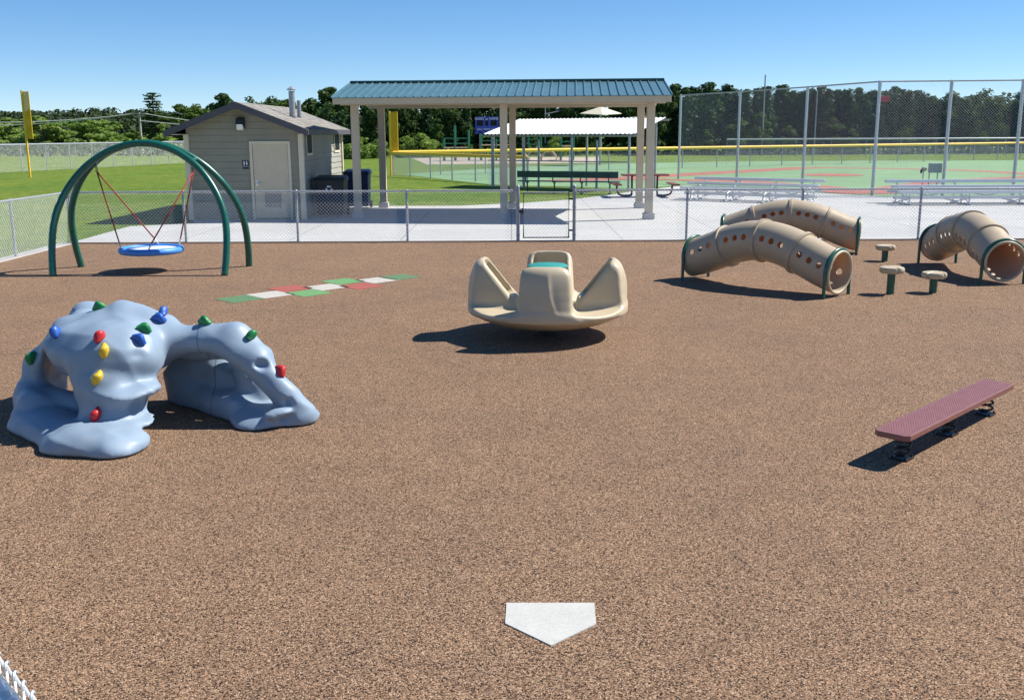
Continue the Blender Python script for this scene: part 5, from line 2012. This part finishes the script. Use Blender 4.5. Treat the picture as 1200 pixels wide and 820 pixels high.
# between the swing and the pavilion
mids = [(213, 122, 150, BROAD[0], 6, 'broad', 'mid green round tree above the left shed eave', 1.1),
        (232, 122, 160, BROAD[1], 6, 'broad', 'mid green tree beside the tall one behind the shed', 1.0),
        (260, 109, 150, DARK[0], 6, 'dark', 'tallest dark tree left of the shed gable', .75),
        (247, 118, 165, DARK[1], 6, 'dark', 'dark pointed tree left of the tallest one behind the shed', .8),
        (296, 111, 155, BROAD[2], 6, 'broad', 'mid green tree showing over the shed ridge', .85),
        (318, 114, 160, DARK[2], 6, 'dark', 'dark tree showing over the shed roof, left of the flue pipes', .9),
        (336, 116, 150, BROAD[0], 6, 'broad', 'green tree right behind the flue pipes', .8),
        (362, 112, 150, DARK[1], 6, 'dark', 'dark tree between the flue pipes and the pavilion roof', .9),
        (384, 102, 140, DARK[0], 6, 'dark', 'tallest dark tree against the left end of the pavilion roof', .85),
        (402, 109, 140, BROAD[1], 6, 'broad', 'green tree touching the left end of the pavilion roof', .8),
        (372, 128, 120, BROAD[2], 6, 'broad', 'low green tree behind the right side of the shed', .9)]
for (px, yt, Y, pr_i, ph, mt, lab, w) in mids:
    tree_px('leafy_tree', lab, 'tree', pr_i, px, yt, Y, ph, 'trees behind the shed', w * 1.4)
tree_px('spruce_tree', 'dark spruce with a ragged spire, tallest above the swing', 'tree', SPRUCE, 178, 109, 150, 8.0, wide=1.75)
tree_px('leafy_tree', 'pale round tree right of the utility pole, above the green arch', 'tree', PALE[1], 188, 144, 112, 5.0, 'pale trees left of the shed', 1.25)
tree_px('leafy_tree', 'small dull bush at the foot of the utility pole', 'tree', PALE[0], 157, 152, 114, 5.0, 'pale trees left of the shed', 1.2, 'broad')
for (px, yt, k, lab) in ((-8, 142, 0, 'pale green tree cut by the left edge of the photo'), (12, 137, 1, 'pale green tree left of the tall yellow foul pole'), (32, 139, 2, 'pale green tree directly behind the tall yellow foul pole'),
                         (48, 136, 0, 'tallest pale green tree just right of the tall yellow foul pole'), (66, 140, 1, 'pale green tree second to the right of the foul pole'),
                         (84, 141, 2, 'pale green tree before a gap in the pale row'), (101, 138, 0, 'rounded pale green tree near the middle of the pale row'),
                         (118, 140, 1, 'pale green tree next to last in the row before the spruce'), (134, 143, 2, 'last pale green tree of the row, nearest the spruce')):
    tree_px('leafy_tree', lab, 'tree', PALE[k], px, yt, 122 + (k * 4), 5.0, 'row of pale trees beyond the left field', 1.95)

# woods that read as one mass: the depth of the pine wood, and the forest on the hills
rng = np.random.default_rng(99)
Vs = []
for (V0, ph, x0, x1, y0, y1, cnt, h0, h1) in ((None, 8, 15, 78, 105, 118, 150, 4.9, 6.3), (None, 8, -22, 16, 106, 118, 60, 4.4, 5.8)):
    for q in range(cnt):
        me = PINES[q % 5][0]
        n = len(me.vertices)
        a = np.empty(n * 3, np.float32)
        me.vertices.foreach_get('co', a)
        a = a.reshape(-1, 4, 3)
        a = a[rng.permutation(len(a))[:900]].reshape(-1, 3)
        s = rng.uniform(h0, h1) / ph
        x, y = rng.uniform(x0, x1), rng.uniform(y0, y1)
        s *= (y / 104) ** .3
        cth = rng.uniform(0, 6.28)
        co, si = math.cos(cth), math.sin(cth)
        Vs.append(np.stack([(a[:, 0] * co - a[:, 1] * si) * s * 1.7 + x, (a[:, 0] * si + a[:, 1] * co) * s * 1.7 + y, a[:, 2] * s], 1))
pw = obj('pine_wood', quads_mesh('pine_wood', np.concatenate(Vs), M['pine']), None)
tag(pw, 'deep dark pine wood closing off the back of the ball field', 'wood', kind='stuff')
P, N = [], []
for q in range(3000):
    x, y = rng.uniform(-480, 130), rng.uniform(425, 690)
    zz = float(hill_z(x, y))
    hgt, rad = rng.uniform(4.5, 8), rng.uniform(2.4, 4.0)
    m_ = 34
    d = rng.normal(0, 1, (m_, 3))
    d /= np.linalg.norm(d, axis=1)[:, None]
    d[:, 2] = np.abs(d[:, 2]) * rng.choice([1, 1, 1, -.4], m_)
    P.append(np.array([x, y, zz + hgt * .5]) + d * np.array([rad, rad, hgt * .5]))
    N.append(d)
P, N = np.concatenate(P), np.concatenate(N)
hf = obj('hillside_forest', quads_mesh('hillside_forest', leaf_quads(P, N + np.array([0, 0, .4]), 1.0, rng, .45), M['hill']), None)
tag(hf, 'far dark forest covering the low hills behind the left field', 'forest', kind='stuff')
# rough grass and brush at the feet of the woods
P = []
for q in range(5200):
    x = rng.uniform(-60, 80)
    P.append((x, 98.5 + rng.uniform(-1.5, 8) + (6 if x < -24 else 0), rng.uniform(0, 1.1) ** 1.6))
P = np.array(P)
br_ = obj('undergrowth', quads_mesh('undergrowth', leaf_quads(P, rng.normal(0, 1, P.shape) + np.array([0, -.3, .5]), .22, rng, .5), M['dark']), None)
tag(br_, 'low dark undergrowth along the foot of the wood', 'undergrowth', kind='stuff')

#@@LIGHT
# ------------------------------------------------------------------ daylight
SUN_EL, SUN_AZ = 48.0, 16.0       # azimuth measured from +x toward +y
sd = Vector((math.cos(R(SUN_EL)) * math.cos(R(SUN_AZ)), math.cos(R(SUN_EL)) * math.sin(R(SUN_AZ)), math.sin(R(SUN_EL))))
ld = bpy.data.lights.new('sun', 'SUN')
ld.energy = 5.0
ld.angle = R(.5)
ld.color = (1.0, .95, .87)
sun = bpy.data.objects.new('sun', ld)
col.objects.link(sun)
sun.rotation_euler = (-sd).to_track_quat('-Z', 'Y').to_euler()
sun.location = (20, 10, 30)
w = bpy.data.worlds.new('World')
scene.world = w
w.use_nodes = True
nt_ = w.node_tree
bg = nt_.nodes['Background']
sky = nt_.nodes.new('ShaderNodeTexSky')
sky.sky_type = 'NISHITA'
sky.sun_disc = False
sky.sun_elevation = R(SUN_EL)
sky.sun_rotation = R(90 - SUN_AZ)
sky.altitude = 400
sky.air_density = .62
sky.dust_density = 0
sky.ozone_density = 4.5
hs_ = nt_.nodes.new('ShaderNodeHueSaturation')
hs_.inputs['Saturation'].default_value = 1.26
hs_.inputs['Value'].default_value = 1.05
gm_ = nt_.nodes.new('ShaderNodeGamma')
gm_.inputs['Gamma'].default_value = .84
nt_.links.new(sky.outputs[0], gm_.inputs['Color'])
nt_.links.new(gm_.outputs[0], hs_.inputs['Color'])
nt_.links.new(hs_.outputs[0], bg.inputs['Color'])
bg.inputs['Strength'].default_value = .116
scene.view_settings.view_transform = 'Standard'
scene.view_settings.look = 'None'
scene.view_settings.exposure = 0.62
scene.view_settings.gamma = 1
scene.view_settings.use_curve_mapping = False
scene.render.engine = 'CYCLES'
scene.cycles.max_bounces = 8
scene.cycles.transparent_max_bounces = 8
